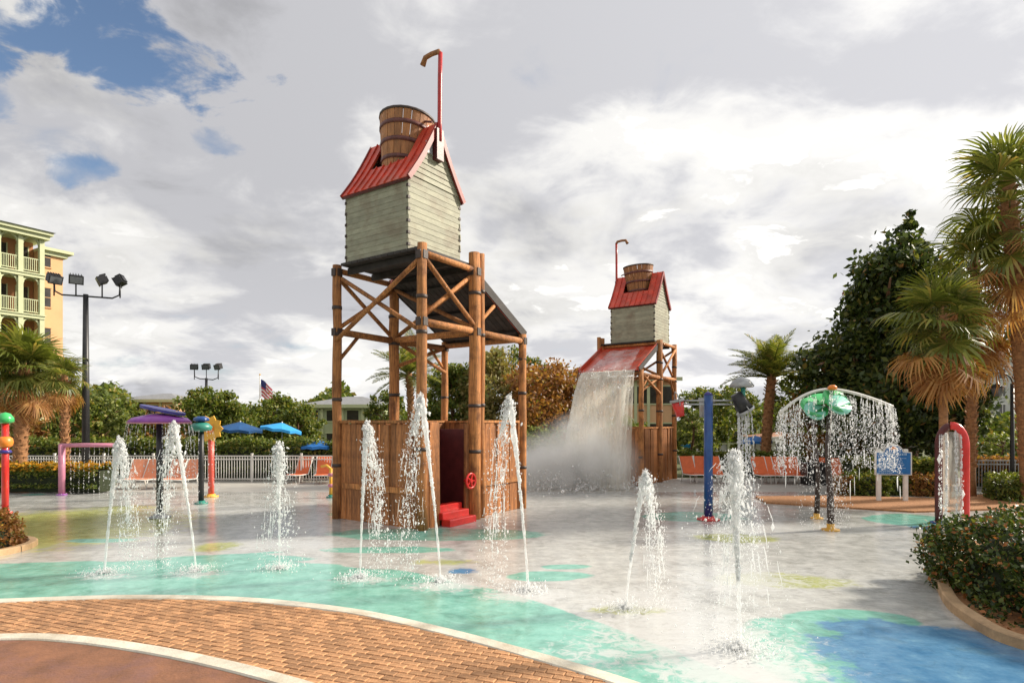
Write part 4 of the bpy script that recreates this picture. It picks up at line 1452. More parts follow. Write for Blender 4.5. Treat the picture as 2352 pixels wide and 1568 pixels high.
# ------------------------------------------------------------------ loungers, umbrellas, bins
def make_lounge():
    t_ = empty('lounge_chair')
    back_dir = Vector((0, .42, .74)).normalized()
    q_ = MB(); q_.beam((0, -.62, .36), (0, .16, .34), .58, .03, up=(0, 0, 1)); q_.build('seat', M['lounge'], t_)
    a = Vector((0, .17, .36)); q_ = MB(); q_.beam(a, a + back_dir * .82, .58, .035, up=Vector((0, -.74, .42))); q_.build('backrest', M['lounge'], t_)
    q_ = MB()
    for sx in (-.32, .32):
        q_.tube([(sx, -.66, .35), (sx, .17, .34), (sx, .17 + back_dir.y * .85, .36 + back_dir.z * .85)], .022, 8)
    q_.tube([(-.32, -.66, .35), (.32, -.66, .35)], .022, 8)
    q_.build('frame', M['white_paint'], t_)
    for sx in (-.3, .3):
        for y0_, y1_ in ((-.5, -.58), (.2, .34)):
            q_ = MB(); q_.tube([(sx, y0_, .34), (sx, y1_, 0)], .02, 8); q_.build('leg', M['white_paint'], t_)
    return t_


chair0 = make_lounge()
used = [False]


def chair(x, y, rz, label, faded=False):
    c = chair0 if not used[0] else copy_tree(chair0)
    used[0] = True
    c.location = gr(x, y); c.rotation_euler = (0, 0, rz)
    tag(c, label, 'lounge chair', 'orange lounge chairs round the pad')
    for ch in c.children:
        if ch.name.split('.')[0] in ('seat', 'backrest'):
            if faded and ch.data.users > 0:
                ch.data = faded_me[ch.name.split('.')[0]]
    return c


faded_me = {}
for ch in chair0.children:
    nm = ch.name.split('.')[0]
    if nm in ('seat', 'backrest') and nm not in faded_me:
        me = ch.data.copy(); me.materials.clear(); me.materials.append(M['lounge_faded']); faded_me[nm] = me
orang_me = {ch.name.split('.')[0]: ch.data for ch in chair0.children if ch.name.split('.')[0] in ('seat', 'backrest')}
chair(1588, 1106, .15, 'orange lounge chair nearest the foot of the farther tower')
for k, (x, y, lab, fd) in enumerate((
        (308, 1119, 'salmon lounge chair, leftmost of the row behind the purple umbrella', True), (340, 1119, 'salmon lounge chair, second from left behind the purple umbrella', True),
        (392, 1119, 'salmon lounge chair just right of the dark umbrella post', True), (428, 1119, 'salmon lounge chair, rightmost of the row behind the purple umbrella', True),
        (688, 1107, 'lone orange lounge chair by the white railing left of near tower', False), (742, 1108, 'orange lounge chair partly behind the near tower, left one', False), (768, 1108, 'orange lounge chair half hidden by the near tower planks', False),
        (1614, 1106, 'orange lounge chair just left of the blue pail post', False), (1650, 1107, 'orange lounge chair just right of the blue pail post', False),
        (1752, 1108, 'orange lounge chair, first right of the widest jet', False), (1778, 1108, 'orange lounge chair, second right of the widest jet', False), (1803, 1108, 'orange lounge chair, third right of the widest jet', False), (1828, 1109, 'orange lounge chair, fourth right of the widest jet', False),
        (1905, 1112, 'orange lounge chair behind the posts of the rain arch', False), (1935, 1114, 'orange lounge chair, rightmost, behind the falling rain', False))):
    c = copy_tree(chair0)
    c.location = gr(x, y); c.rotation_euler = (0, 0, random.uniform(-.2, .2))
    tag(c, lab, 'lounge chair', 'orange lounge chairs round the pad')
    if fd:
        for ch in c.children:
            nm = ch.name.split('.')[0]
            if nm in faded_me: ch.data = faded_me[nm]


def parasol(x, ybase, ytop, wpx, canvas, label, tilt=(0, 0), Zd=None):
    Z = Zd
    p_ = Vector(((x - CX) / F * Z, Z, 0))
    zt2 = at(x, ytop, Z).z
    r_ = wpx / F * Z / 2
    t_ = empty('parasol', p_, label=label, cat='parasol')
    q_ = MB(); q_.tube([(0, 0, 0), (0, 0, zt2 + .05)], .03, 8); q_.build('pole', M['white_paint'], t_)
    q_ = MB(); q_.lathe([(.26, 0), (.26, .06), (.05, .1)], 12); q_.build('base', M['grey_metal'], t_)
    dr_ = r_ * .34
    for k in range(8):
        a0, a1 = k * math.pi / 4, (k + 1) * math.pi / 4
        c0, c1_ = Vector((math.cos(a0), math.sin(a0), 0)), Vector((math.cos(a1), math.sin(a1), 0))
        q_ = MB()
        P0 = Vector((0, 0, 0)); A0, A1 = c0 * r_ - Vector((0, 0, dr_)), c1_ * r_ - Vector((0, 0, dr_))
        md = (A0 + A1) / 2 * .99; md.z = -dr_ + .05 * r_
        V0, V1 = A0 - Vector((0, 0, .13)), A1 - Vector((0, 0, .13)); VM = md - Vector((0, 0, .13))
        lo = Vector((0, 0, -.015))
        up = [P0, A0, md, A1, V0, VM, V1]
        q_.add(up + [p2_ + lo for p2_ in up], [(0, 1, 2), (0, 2, 3), (1, 4, 5, 2), (2, 5, 6, 3), (9, 8, 7), (10, 9, 7)])
        rm = Euler((tilt[0], tilt[1], 0)).to_matrix()
        q_.v = [tuple(rm @ Vector(v_) + Vector((0, 0, zt2))) for v_ in q_.v]
        q_.build('canopy_panel', canvas, t_)
    return t_


parasol(552, 0, 968, 104, M['canvas_dark'], 'dark blue parasol just right of the yellow flower', (R(2), R(4)), 30)
parasol(648, 0, 970, 96, M['canvas_cyan'], 'bright blue parasol, middle one left of the near tower', (R(-3), R(8)), 29)
parasol(731, 0, 1010, 84, M['canvas_blue'], 'low blue parasol beside the near tower\'s left planks', (0, 0), 27)
parasol(1735, 0, 1000, 76, M['canvas_blue'], 'blue parasol in front of the little kiosk on the right', (0, R(-3)), 31)
parasol(1580, 0, 1018, 34, M['canvas_cyan'], 'small bright blue parasol behind the farther tower\'s right foot', (0, R(6)), 40)

for (x, y, w2, h2, lab, m) in ((1868, 1112, .75, .82, 'black square bin behind the rain arch', M['dark_bin']),):
    p = gr(x, y)
    t = empty('litter_bin', p, label=lab, cat='bin')
    q = MB(); q.box((0, 0, h2 / 2), (w2, .6, h2), top=1.06); q.build('body', m, t)
    q = MB(); q.bev((0, 0, h2 + .05), (w2 * 1.1, .68, .10), .03); q.build('lid', m, t)
# ------------------------------------------------------------------ railings
def railing(a, b_, h_, name, label, m):
    a, b_ = Vector(a), Vector(b_)
    t_ = empty(name, a, label=label, cat='railing')
    L_ = (b_ - a).length
    d = (b_ - a).normalized()
    for z in (.12, h_ - .16, h_ - .02):
        q_ = MB(); q_.beam(d * 0 + Vector((0, 0, z)), d * L_ + Vector((0, 0, z)), .04, .045); q_.build('rail', m, t_)
    n_ = max(2, int(L_ / 1.9))
    for i in range(n_ + 1):
        q_ = MB(); q_.box((0, 0, h_ / 2 + .03), (.07, .07, h_ + .06)); q_.box((0, 0, h_ + .08), (.09, .09, .04))
        q_.build('post', m, t_, loc=d * (L_ * i / n_))
    q_ = MB()
    k = .06
    while k < L_:
        q_.box(d * k + Vector((0, 0, h_ / 2)), (.022, .022, h_ - .1)); k += .115
    tag(q_.build('pickets', m, t_), kind='stuff')
    return t_


railing((-22, 25.8, 0), (-7.0, 25.8, 0), 1.13, 'railing', 'long white picket railing behind the left of the pad', M['white_paint'])
railing((9.5, 30.5, 0), (16.5, 31.5, 0), 1.1, 'railing', 'white railing in front of the little kiosk', M['white_paint'])
railing((17.5, 22.5, 0), (27, 22.5, 0), 1.15, 'railing', 'grey picket railing at the right edge beyond the red hoop', M['grey_metal'])

# ------------------------------------------------------------------ floodlight masts and lamps
def flood(t_, p_, yaw, pitch):
    q_ = MB()
    q_.box((0, 0, 0), (.62, .36, .40)); q_.box((0, -.20, -.02), (.66, .05, .46)); q_.box((0, .2, .0), (.42, .12, .28))
    for i in range(5): q_.box((-.24 + .12 * i, .1, .23), (.02, .3, .08))
    o = q_.build('floodlight', M['black'], t_, loc=p_, rot=(pitch, 0, yaw), scale=.78)
    q_ = MB(); q_.box((0, -.232, -.02), (.54, .012, .34)); q_.build('lens', M['lens'], o)


def mast(x, Z, ytop, arms, label, rp_, s=1.0):
    p_ = Vector(((x - CX) / F * Z, Z, 0))
    zt2 = at(x, ytop, Z).z
    t_ = empty('floodlight_mast', p_, label=label, cat='floodlight', group='floodlight masts')
    q_ = MB(); q_.tube([(0, 0, 0), (0, 0, zt2 * .5), (0, 0, zt2)], [rp_ * 1.25, rp_ * 1.1, rp_ * .8], 14); q_.build('mast', M['black'], t_)
    q_ = MB(); q_.box((0, 0, .03), (.5, .5, .06)); q_.build('base_plate', M['black'], t_)
    aw = max(abs(a[0]) for a in arms)
    a0, a1 = arms[0], arms[-1]
    q_ = MB(); q_.tube([(a0[0], a0[1], zt2 + .42 * s), (a0[0] + .03, a0[1], zt2 + .1), (a0[0] + .3 * s, a0[1] * .8, zt2 - .05), (0, 0, zt2 - .08), (a1[0] - .3 * s, a1[1] * .8, zt2 - .12), (a1[0] - .03, a1[1], zt2 + .02), (a1[0], a1[1], zt2 + .42 * s)], .035, 8)
    q_.build('cross_arm', M['black'], t_)
    for (ax, ay, yaw, pitch) in arms:
        q_ = MB(); q_.tube([(ax, ay, zt2 - .1), (ax, ay, zt2 + .48 * s)], .028, 8); q_.build('stem', M['black'], t_)
        flood(t_, (ax, ay, zt2 + .62 * s), yaw, pitch)


mast(197, 25, 676, [(-1.18, -.2, R(60), R(25)), (-.34, -.1, R(40), R(20)), (.62, .1, R(-50), R(25)), (1.28, .25, R(-80), R(30))], 'tall black mast with four floodlights beside the left palm', .12)
mast(474, 42, 868, [(-.85, 0, R(20), R(15)), (0, 0, R(0), R(15)), (.85, 0, R(-20), R(20))], 'farther black mast with three floodlights rising from the trees', .11, 1.3)

# ornamental lantern at the right
t = empty('scroll_lamp', (2325 - CX) / F * Vector((22, 0, 0)) + Vector((0, 22, 0)), label='black scroll lamp post with hanging lantern before the grey building', cat='lamp post')
zt2 = at(2322, 862, 22).z
q = MB(); q.tube([(0, 0, 0), (0, 0, 1), (0, 0, zt2 - .3)], [.11, .07, .06], 10); q.build('pole', M['black'], t)
q = MB(); q.tube([(0, 0, zt2 - .6)] + [(-.48 + .50 * math.cos(a), 0, zt2 - .35 + .46 * math.sin(a)) for a in np.linspace(-.4, math.pi, 14)], .028, 8); q.build('scroll_arm', M['black'], t)
q = MB(); q.lathe([(.03, zt2 - .36), (.20, zt2 - .42), (.22, zt2 - .46), (.14, zt2 - .72), (.08, zt2 - .78)], 10, (-.55, 0, 0)); q.build('lantern', M['lens'], t)
q = MB(); q.lathe([(.23, zt2 - .47), (.24, zt2 - .44), (.05, zt2 - .30), (.02, zt2 - .2)], 10, (-.55, 0, 0)); q.build('hood', M['black'], t)

# flag on its pole
Z = 55
p = Vector(((597 - CX) / F * Z, Z, 0))
t = empty('flagpole', p, label='white flagpole with a hanging striped flag above the trees', cat='flagpole')
zt2 = at(597, 862, Z).z
q = MB(); q.tube([(0, 0, 0), (0, 0, zt2)], .06, 8); q.build('pole', M['white_paint'], t)
q = MB(); q.lathe([(.02, zt2), (.1, zt2 + .08), (.02, zt2 + .16)], 8); q.build('finial', M['yellow'], t)
for i in range(9):
    q = MB()
    vs2, fs2 = [], []
    for j in range(9):
        s_ = j / 8
        x = .08 + 1.05 * s_; zz = zt2 - .35 - .17 * i - .95 * s_ ** 1.4; yy = .12 * math.sin(s_ * 7 + i * .2)
        vs2 += [(x, yy, zz), (x - .02, yy, zz - .17), (x, yy + .012, zz), (x - .02, yy + .012, zz - .17)]
    for j in range(8): fs2 += [(4 * j, 4 * j + 1, 4 * j + 5, 4 * j + 4), (4 * j + 6, 4 * j + 7, 4 * j + 3, 4 * j + 2)]
    if i < 4:
        q.add(vs2, fs2[8:]); q.build('stripe', M['flag_red'] if i % 2 == 0 else M['flag_white'], t)
        q2 = MB(); q2.add(vs2, fs2[:8]); q2.build('canton', M['flag_blue'], t)
    else:
        q.add(vs2, fs2); q.build('stripe', M['flag_red'] if i % 2 == 0 else M['flag_white'], t)

# ------------------------------------------------------------------ buildings
def wall_box(mb, o, s_dir, n_dir, s0, s1, n0, n1, z0, z1):
    """box spanned along s_dir (length), n_dir (outwards) and z"""
    P8 = [o + s_dir * s + n_dir * n_ + Vector((0, 0, z)) for z in (z0, z1) for s, n_ in ((s0, n0), (s1, n0), (s1, n1), (s0, n1))]
    mb.add(P8, [(3, 2, 1, 0), (4, 5, 6, 7), (0, 1, 5, 4), (1, 2, 6, 5), (2, 3, 7, 6), (3, 0, 4, 7)])
    return mb


# left: apartment block with balconies
S, Nn = Vector((.5, .866, 0)), Vector((.866, -.5, 0))
P0 = Vector((-36.0, 41.8, 0))
bt = empty('apartment_block', P0, label='cream apartment block with arched balconies and pale green columns at the left edge', cat='building')
O = Vector((0, 0, 0))
floors = [1.47, 4.47, 7.47, 10.47, 13.47]
EV = 16.35
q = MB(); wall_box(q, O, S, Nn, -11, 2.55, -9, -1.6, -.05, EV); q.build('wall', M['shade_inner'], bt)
q = MB(); wall_box(q, O, S, Nn, 2.6, 4.05, -9.05, -.55, -.05, 15.4); wing = q.build('wing_wall', M['cream_wall'], bt)
cols = [2.5, 1.2, -.1, -2.4, -3.7, -5.0, -7.3, -8.6, -10]
for s in cols:
    q = MB(); wall_box(q, O, S, Nn, s - .15, s + .15, -.32, 0, 0, EV - .3); q.build('column', M['pale_trim'], bt)
for z in floors:
    q = MB(); wall_box(q, O, S, Nn, -11, 2.66, -1.6, .06, z - .32, z); wall_box(q, O, S, Nn, -11, 2.7, .06, .14, z - .10, z - .02); q.build('balcony_slab', M['pale_trim'], bt)
for a, b_ in zip(cols[1:], cols[:-1]):
    for z in floors[1:]:
        q = MB()
        for h_ in (.12, 1.02): wall_box(q, O, S, Nn, a + .15, b_ - .15, -.12, -.07, z + h_, z + h_ + .06)
        k = a + .2
        while k < b_ - .18:
            wall_box(q, O, S, Nn, k, k + .035, -.115, -.075, z + .18, z + 1.02); k += .125
        q.build('balustrade', M['pale_trim'], bt)
        # arched brackets under the slab above
        top = (z + 3.0 - .32) if z < 13 else EV - .3
        q = MB()
        for e, sg in ((a + .15, 1), (b_ - .15, -1)):
            q = MB()
            r_ = min(.55, (b_ - a) / 2 - .18)
            pts = [O + S * (e + sg * r_ * (1 - math.cos(x))) + Nn * -.16 + Vector((0, 0, top - r_ + r_ * math.sin(x))) for x in np.linspace(0, math.pi / 2, 7)]
            for p1, p2_ in zip(pts, pts[1:]): q.beam(p1, p2_, .10, .12)
            q.build('arch_bracket', M['pale_trim'], bt)
        q = MB(); wall_box(q, O, S, Nn, a + .3, b_ - .3, -1.6, -1.55, z + .05, z + 2.15); dn = q.build('balcony_door', M['glass'], bt)
        q = MB(); wall_box(q, O, S, Nn, a + .24, a + .3, -1.6, -1.52, z + .05, z + 2.2); wall_box(q, O, S, Nn, b_ - .3, b_ - .24, -1.6, -1.52, z + .05, z + 2.2); q.build('door_frame', M['pale_trim'], dn)
for z in floors[1:]:
    q = MB(); wall_box(q, O, S, Nn, 2.72, 3.25, -.56, -.53, z + .75, z + 2.15); w_ = q.build('window', M['glass'], bt)
    q = MB()
    wall_box(q, O, S, Nn, 2.66, 3.31, -.56, -.46, z + .66, z + .75); wall_box(q, O, S, Nn, 2.66, 3.31, -.56, -.49, z + 2.15, z + 2.22); wall_box(q, O, S, Nn, 2.72, 3.25, -.53, -.50, z + 1.43, z + 1.48)
    q.build('window_frame', M['tan_wall'], w_)
q = MB(); wall_box(q, O, S, Nn, -11.3, 3.0, -9.3, .55, EV - .02, EV + .22); wall_box(q, O, S, Nn, -11.3, 2.85, -9.3, .35, EV - .32, EV - .02); q.build('cornice', M['pale_trim'], bt)
q = MB()
A = [O + S * s + Nn * n_ + Vector((0, 0, EV + .22)) for s, n_ in ((-11.5, -9.5), (3.1, -9.5), (3.1, .7), (-11.5, .7))]
q.add(A + [O + S * s + Nn * -4.4 + Vector((0, 0, EV + 1.1)) for s in (-8, 1)], [(0, 1, 5, 4), (1, 2, 5), (2, 3, 4, 5), (3, 0, 4), (0, 3, 2, 1)])
q.build('roof', M['grey_roof'], bt)
q = MB(); wall_box(q, O, S, Nn, 2.6, 4.6, -9.4, -.1, 15.4, 15.62); wall_box(q, O, S, Nn, 2.6, 4.3, -9.2, -.35, 15.1, 15.4); q.build('wing_cornice', M['pale_trim'], bt)

# right: pale grey block
Z = 100
P0 = at(2262, HY, Z); P0.z = 0
bt = empty('grey_block', P0, label='pale grey building with small dark windows behind the right palms', cat='building')
S, Nn = Vector((1, .15, 0)).normalized(), Vector((.15, -1, 0)).normalized()
q = MB(); wall_box(q, O, S, Nn, 0, 26, -14, 0, -.1, 13.2); q.build('wall', M['grey_wall'], bt)
for fl in range(4):
    for s in (1.1, 3.4, 6.0, 8.3, 11, 13.4, 16, 18.4):
        z = .9 + 3.0 * fl
        q = MB(); wall_box(q, O, S, Nn, s - .55, s + .55, -.05, .03, z, z + 1.6); w_ = q.build('window', M['glass'], bt)
        q = MB(); wall_box(q, O, S, Nn, s - .75, s + .75, 0, .12, z - .16, z - .02); wall_box(q, O, S, Nn, s - .05, s + .05, .03, .07, z, z + 1.6); wall_box(q, O, S, Nn, s - .72, s + .72, 0, .10, z + 1.62, z + 1.75); q.build('window_frame', M['white_paint'], w_)
q = MB(); wall_box(q, O, S, Nn, -.5, 26.5, -14.5, .5, 13.2, 13.7); q.build('cornice', M['white_paint'], bt)
q = MB(); wall_box(q, O, S, Nn, -1.9, -.05, -12, .4, -.1, 10.5); q.build('tan_pier', M['tan_wall'], bt)
q = MB(); wall_box(q, O, S, Nn, -2.1, .1, -12, .6, 10.5, 10.8); q.build('pier_cap', M['brown_roof'], bt)


def low_house(x0, x1, Z, yeave, yridge, wall, roof, label, nwin, floors_=1, depth=8, trim=None):
    a, b_ = at(x0, HY, Z), at(x1, HY, Z)
    L_ = b_.x - a.x
    t_ = empty('low_building', Vector((a.x, Z, 0)), label=label, cat='building')
    ze = at(x0, yeave, Z).z; zr_ = at(x0, yridge, Z).z
    S_, N__ = Vector((1, 0, 0)), Vector((0, -1, 0))
    q_ = MB(); wall_box(q_, O, S_, N__, 0, L_, -depth, 0, -.1, ze); q_.build('wall', wall, t_)
    q_ = MB(); e = .5
    A_ = [(-e, -e, ze), (L_ + e, -e, ze), (L_ + e, depth + e, ze), (-e, depth + e, ze), (depth * .35, depth / 2, zr_), (L_ - depth * .35, depth / 2, zr_)]
    q_.add(A_, [(0, 1, 5, 4), (1, 2, 5), (2, 3, 4, 5), (3, 0, 4), (3, 2, 1, 0)]); q_.build('roof', roof, t_)
    q_ = MB(); wall_box(q_, O, S_, N__, -e - .05, L_ + e + .05, .5, .6, ze - .25, ze + .05); q_.build('fascia', trim or M['pale_trim'], t_)
    fh = ze / floors_
    for f_ in range(floors_):
        for i in range(nwin):
            s = L_ * (i + .5) / nwin
            z = fh * f_ + fh * .32
            q_ = MB(); wall_box(q_, O, S_, N__, s - .5, s + .5, -.04, .03, z, z + fh * .45); w2_ = q_.build('window', M['glass'], t_)
            q_ = MB(); wall_box(q_, O, S_, N__, s - .62, s + .62, 0, .09, z - .12, z - .01); wall_box(q_, O, S_, N__, s - .62, s + .62, 0, .09, z + fh * .45 + .01, z + fh * .45 + .13); q_.build('window_frame', trim or M['pale_trim'], w2_)
    for i in range(nwin + 1):
        s = L_ * i / nwin
        q_ = MB(); wall_box(q_, O, S_, N__, s - .12, s + .12, .01, .14, 0, ze - .26); q_.build('pilaster', trim or M['pale_trim'], t_)
    return t_


low_house(694, 880, 52, 930, 906, M['sage_wall'], M['grey_roof'], 'low sage building with grey roof beyond the trees left of near tower', 4, 2)
low_house(262, 405, 62, 918, 899, M['tan_wall'], M['grey_roof'], 'low tan building with grey roof behind the purple umbrella', 4, 2)
low_house(1775, 1862, 36, 1004, 992, M['white_paint'], M['brown_roof'], 'small white kiosk with brown roof seen through the rain arch', 3, 1, 3.5, M['white_paint'])
low_house(1400, 1548, 50, 868, 856, M['peach_wall'], M['brown_roof'], 'peach building seen behind the farther tower\'s legs', 5, 2, 8)
low_house(1640, 1740, 48, 962, 944, M['grey_wall'], M['grey_roof'], 'grey low building behind the blue pail post', 3, 1, 6)

# ------------------------------------------------------------------ trees, palms, hedges
def leaf_cards(C, size, up=0.3, aspect=.55, fold=.25):
    """C (N,3) centres -> (N,4,3) kite shaped leaves turned every way"""
    N = len(C)
    d = rng.normal(size=(N, 3)); d[:, 2] += 0.1
    d /= np.linalg.norm(d, axis=1, keepdims=True)
    n_ = rng.normal(size=(N, 3)); n_[:, 2] = np.abs(n_[:, 2]) + up
    s_ = np.cross(d, n_); s_ /= np.linalg.norm(s_, axis=1, keepdims=True) + 1e-9
    L_ = (size * rng.uniform(.6, 1.35, N))[:, None]
    w_ = L_ * aspect * .5
    return np.stack([C - d * L_ * .5, C + s_ * w_ - d * L_ * .05, C + d * L_ * .5, C - s_ * w_ - d * L_ * .05], 1)


def clumped(n_clumps, per, shape, spread):
    """shape(k) returns clump centres; leaves gather round each clump"""
    cen = shape(n_clumps)
    sp = spread * rng.uniform(.6, 1.4, n_clumps)
    C = np.repeat(cen, per, 0) + np.clip(rng.normal(size=(n_clumps * per, 3)), -1.9, 1.9) * np.repeat(sp, per)[:, None] * np.array([1, 1, .7])
    return C


def tree(x, Z, ytop, wpx, m, label, crown_lo=.35, clumps=70, per=60, leaf=.22, group='trees round the pad', conical=0.0, name='tree', trunk=True):
    p_ = Vector(((x - CX) / F * Z, Z, 0))
    hh_ = at(x, ytop, Z).z
    r_ = wpx / F * Z / 2
    t_ = empty(name, p_, label=label, cat='tree', group=group)
    zc, rz_ = hh_ * (1 + crown_lo) / 2, hh_ * (1 - crown_lo) / 2

    def shape(k):
        d = rng.normal(size=(k, 3)); d /= np.linalg.norm(d, axis=1, keepdims=True)
        rad = rng.uniform(.45, 1.0, k) ** .6
        P_ = d * rad[:, None]
        w_ = 1 - conical * np.clip((P_[:, 2] + 1) / 2, 0, 1)
        wob = 1 + .24 * np.sin(np.arctan2(d[:, 1], d[:, 0]) * 3 + x) + .20 * np.sin(d[:, 2] * 9 + x * 1.3)
        return np.stack([P_[:, 0] * r_ * w_ * wob, P_[:, 1] * r_ * w_ * wob, zc + P_[:, 2] * rz_ * .92], 1)
    C = clumped(clumps, per, shape, min(r_, rz_) * .125)
    C[:, 2] = np.minimum(C[:, 2], hh_ * 1.03)
    C = C[C[:, 2] > .05]
    link('crown', quads_mesh(leaf_cards(C, leaf), m, 'crown'), t_)
    q_ = MB()
    tr = max(.06, hh_ * .028)
    top = Vector((random.uniform(-.2, .2) * r_, random.uniform(-.2, .2) * r_, hh_ * .8))
    q_.tube([(0, 0, -.1), (random.uniform(-.08, .08), 0, hh_ * .25), top * .6, top], [tr * 1.35, tr, tr * .7, tr * .2], 8)
    for k in range(7):
        a = random.uniform(0, 6.28)
        b0 = top * random.uniform(.4, .85)
        e = Vector((math.cos(a) * r_ * .7, math.sin(a) * r_ * .7, b0.z + random.uniform(.1, .4) * rz_))
        q_.tube([b0, b0.lerp(e, .5) + Vector((0, 0, .1)), e], [tr * .45, tr * .28, tr * .1], 6)
    q_.build('trunk', M['bark'], t_)
    return t_


# magnolia-like dark tree on the right, full to the ground
tree(2070, 26, 520, 345, M['leaf_dk'], 'big dark glossy tree rising behind the rain arch', .08, 200, 110, .30, conical=.55)
tree(1985, 27, 655, 300, M['leaf_dk'], 'dark bushy tree left of the big glossy one', .02, 140, 100, .30, conical=.45)
tree(2185, 25, 740, 150, M['leaf_dk'], 'dark tree between the right palms and the notice board', .02, 110, 90, .20, conical=.3)
tree(2085, 26.5, 482, 70, M['leaf_dk'], 'slim dark treetop poking above the big glossy tree', .72, 36, 90, .22, conical=.2)
# light and mixed trees
tree(1845, 31, 812, 130, M['leaf'], 'mixed green tree right of the feathery palm', .05, 90, 80, .2)
tree(1860, 28, 880, 90, M['leaf_br'], 'rusty shrubby tree behind the lily pads', .1, 40, 60, .16)
tree(1625, 40, 872, 130, M['leaf'], 'rounded green tree between farther tower and blue post', .05, 90, 80, .24)
tree(1700, 44, 880, 110, M['leaf'], 'green tree behind the pails of the blue post', .05, 80, 80, .24)
tree(1590, 34, 930, 90, M['leaf_lt'], 'low light green tree behind the farther tower\'s right side', .05, 50, 70, .2)
tree(1258, 36, 818, 225, M['leaf_br'], 'rusty brown leafed tree between the two towers', .0, 230, 90, .24)
tree(1130, 37, 786, 150, M['leaf_tan'], 'straw and green tree behind the near tower\'s right posts', .0, 200, 90, .24)
tree(1195, 40, 790, 100, M['leaf'], 'green treetop above the rusty tree', .3, 50, 70, .24)
tree(1330, 42, 880, 110, M['leaf_br'], 'rusty tree half hidden by the falling chute water', .0, 70, 70, .24)
tree(1240, 30, 975, 150, M['leaf_lt'], 'low leafy clump under the rusty tree', .0, 60, 70, .16)
tree(1400, 38, 940, 160, M['leaf_lt'], 'light green tree behind the chute waterfall', .0, 70, 70, .2)
tree(890, 40, 880, 90, M['leaf'], 'green tree seen between the near tower\'s left posts', .0, 70, 70, .22)
tree(1045, 38, 825, 140, M['leaf'], 'green tree behind the near tower\'s front post', .0, 170, 90, .24)
tree(485, 38, 884, 150, M['leaf'], 'round green tree behind the farther floodlight mast', .08, 110, 90, .24)
tree(635, 44, 905, 130, M['leaf'], 'green tree under the striped flag', .05, 90, 80, .26)
tree(575, 46, 922, 90, M['leaf_lt'], 'light green tree left of the flagpole', .05, 60, 70, .26)
tree(690, 42, 925, 90, M['leaf'], 'green tree in front of the sage building', .05, 60, 80, .24)
tree(235, 36, 900, 95, M['leaf_lt'], 'light green tree just right of the tall mast', .0, 80, 80, .22)
tree(300, 40, 925, 100, M['leaf'], 'green tree left of the purple umbrella', .0, 70, 80, .24)
tree(385, 42, 930, 110, M['leaf_br'], 'brownish tree behind the purple umbrella\'s fin', .0, 60, 70, .24)
tree(170, 31, 880, 90, M['leaf'], 'green tree behind the foot of the tall mast', .0, 80, 80, .2)
tree(120, 33, 900, 110, M['leaf_br'], 'rusty undergrowth tree between the left palms', .0, 60, 70, .2)
tree(20, 32, 960, 90, M['leaf_tan'], 'straw coloured shrub tree at the left edge behind the red post', .0, 50, 70, .18)
tree(2300, 34, 985, 160, M['leaf_lt'], 'light green tree in front of the grey block', .0, 60, 70, .2)
tree(2240, 40, 930, 60, M['leaf'], 'narrow green tree beside the tan pier', .0, 40, 70, .2)

# ---- palms: every frond is an object of its own
def fan_frond(seed, m, n_=30, R_=1.0, pet=.75, droop=.35, span=R(290)):
    rs = random.Random(seed)
    q_ = MB()
    q_.tube([(0, 0, 0), (pet * .5, 0, .03), (pet, 0, 0)], [.022, .016, .012], 5)
    c = Vector((pet, 0, 0))
    for k in range(n_):
        a = -span / 2 + span * (k + .5) / n_ + rs.uniform(-.03, .03)
        L_ = R_ * (0.72 + .28 * math.cos(a * .55)) * rs.uniform(.86, 1.08)
        d = Vector((math.cos(a), math.sin(a), 0))
        s_ = Vector((-math.sin(a), math.cos(a), 0))
        w_ = L_ * span / n_ * .22
        dr = droop * rs.uniform(.6, 1.4)
        p1 = c + d * L_ * .5 + Vector((0, 0, .08 - .06 * dr))
        p2_ = c + d * L_ * .80 + Vector((0, 0, -.22 * dr * L_))
        p3 = c + d * L_ * (1.0 - .10 * dr) + Vector((0, 0, -.62 * dr * L_))
        q_.add([c, p1 + s_ * w_, p1 - s_ * w_, p2_ + s_ * w_ * .6, p2_ - s_ * w_ * .6, p3], [(0, 1, 2), (1, 3, 4, 2), (3, 5, 4)])
    return q_.mesh(m, 'frond')


def feather_frond(seed, m, L_=2.2, n_=30, arch=.55):
    rs = random.Random(seed)
    q_ = MB()
    rach = lambda k: Vector((L_ * k * (1 - .12 * k), 0, L_ * (.25 * k - arch * k * k)))
    q_.tube([rach(k) for k in np.linspace(0, 1, 7)], [.03, .026, .022, .018, .014, .01, .005], 5)
    for k in range(n_):
        s = .10 + .90 * (k + .5) / n_
        p_ = rach(s)
        d = (rach(min(1, s + .03)) - rach(s - .03)).normalized()
        ll = L_ * .24 * math.sin(math.pi * min(.95, .18 + .8 * s)) * rs.uniform(.85, 1.15)
        for sg in (-1, 1):
            e = (d * .65 + Vector((0, sg, .28 + rs.uniform(-.15, .15)))).normalized()
            w_ = d * .022
            tip = p_ + e * ll + Vector((0, 0, -.16 * ll))
            mid = p_ + e * ll * .55
            q_.add([p_ - w_ * .5, p_ + w_ * .5, mid + w_, mid - w_, tip], [(0, 1, 2, 3), (3, 2, 4)])
    return q_.mesh(m, 'frond')


FAN = [fan_frond(i, M['frond'], droop=.25 + .12 * i) for i in range(4)]
FAN_D = [fan_frond(20 + i, M['frond_dry'], droop=.6 + .15 * i, span=R(200)) for i in range(3)]
FEA = [feather_frond(i, M['frond'], arch=.22 + .06 * i) for i in range(4)]


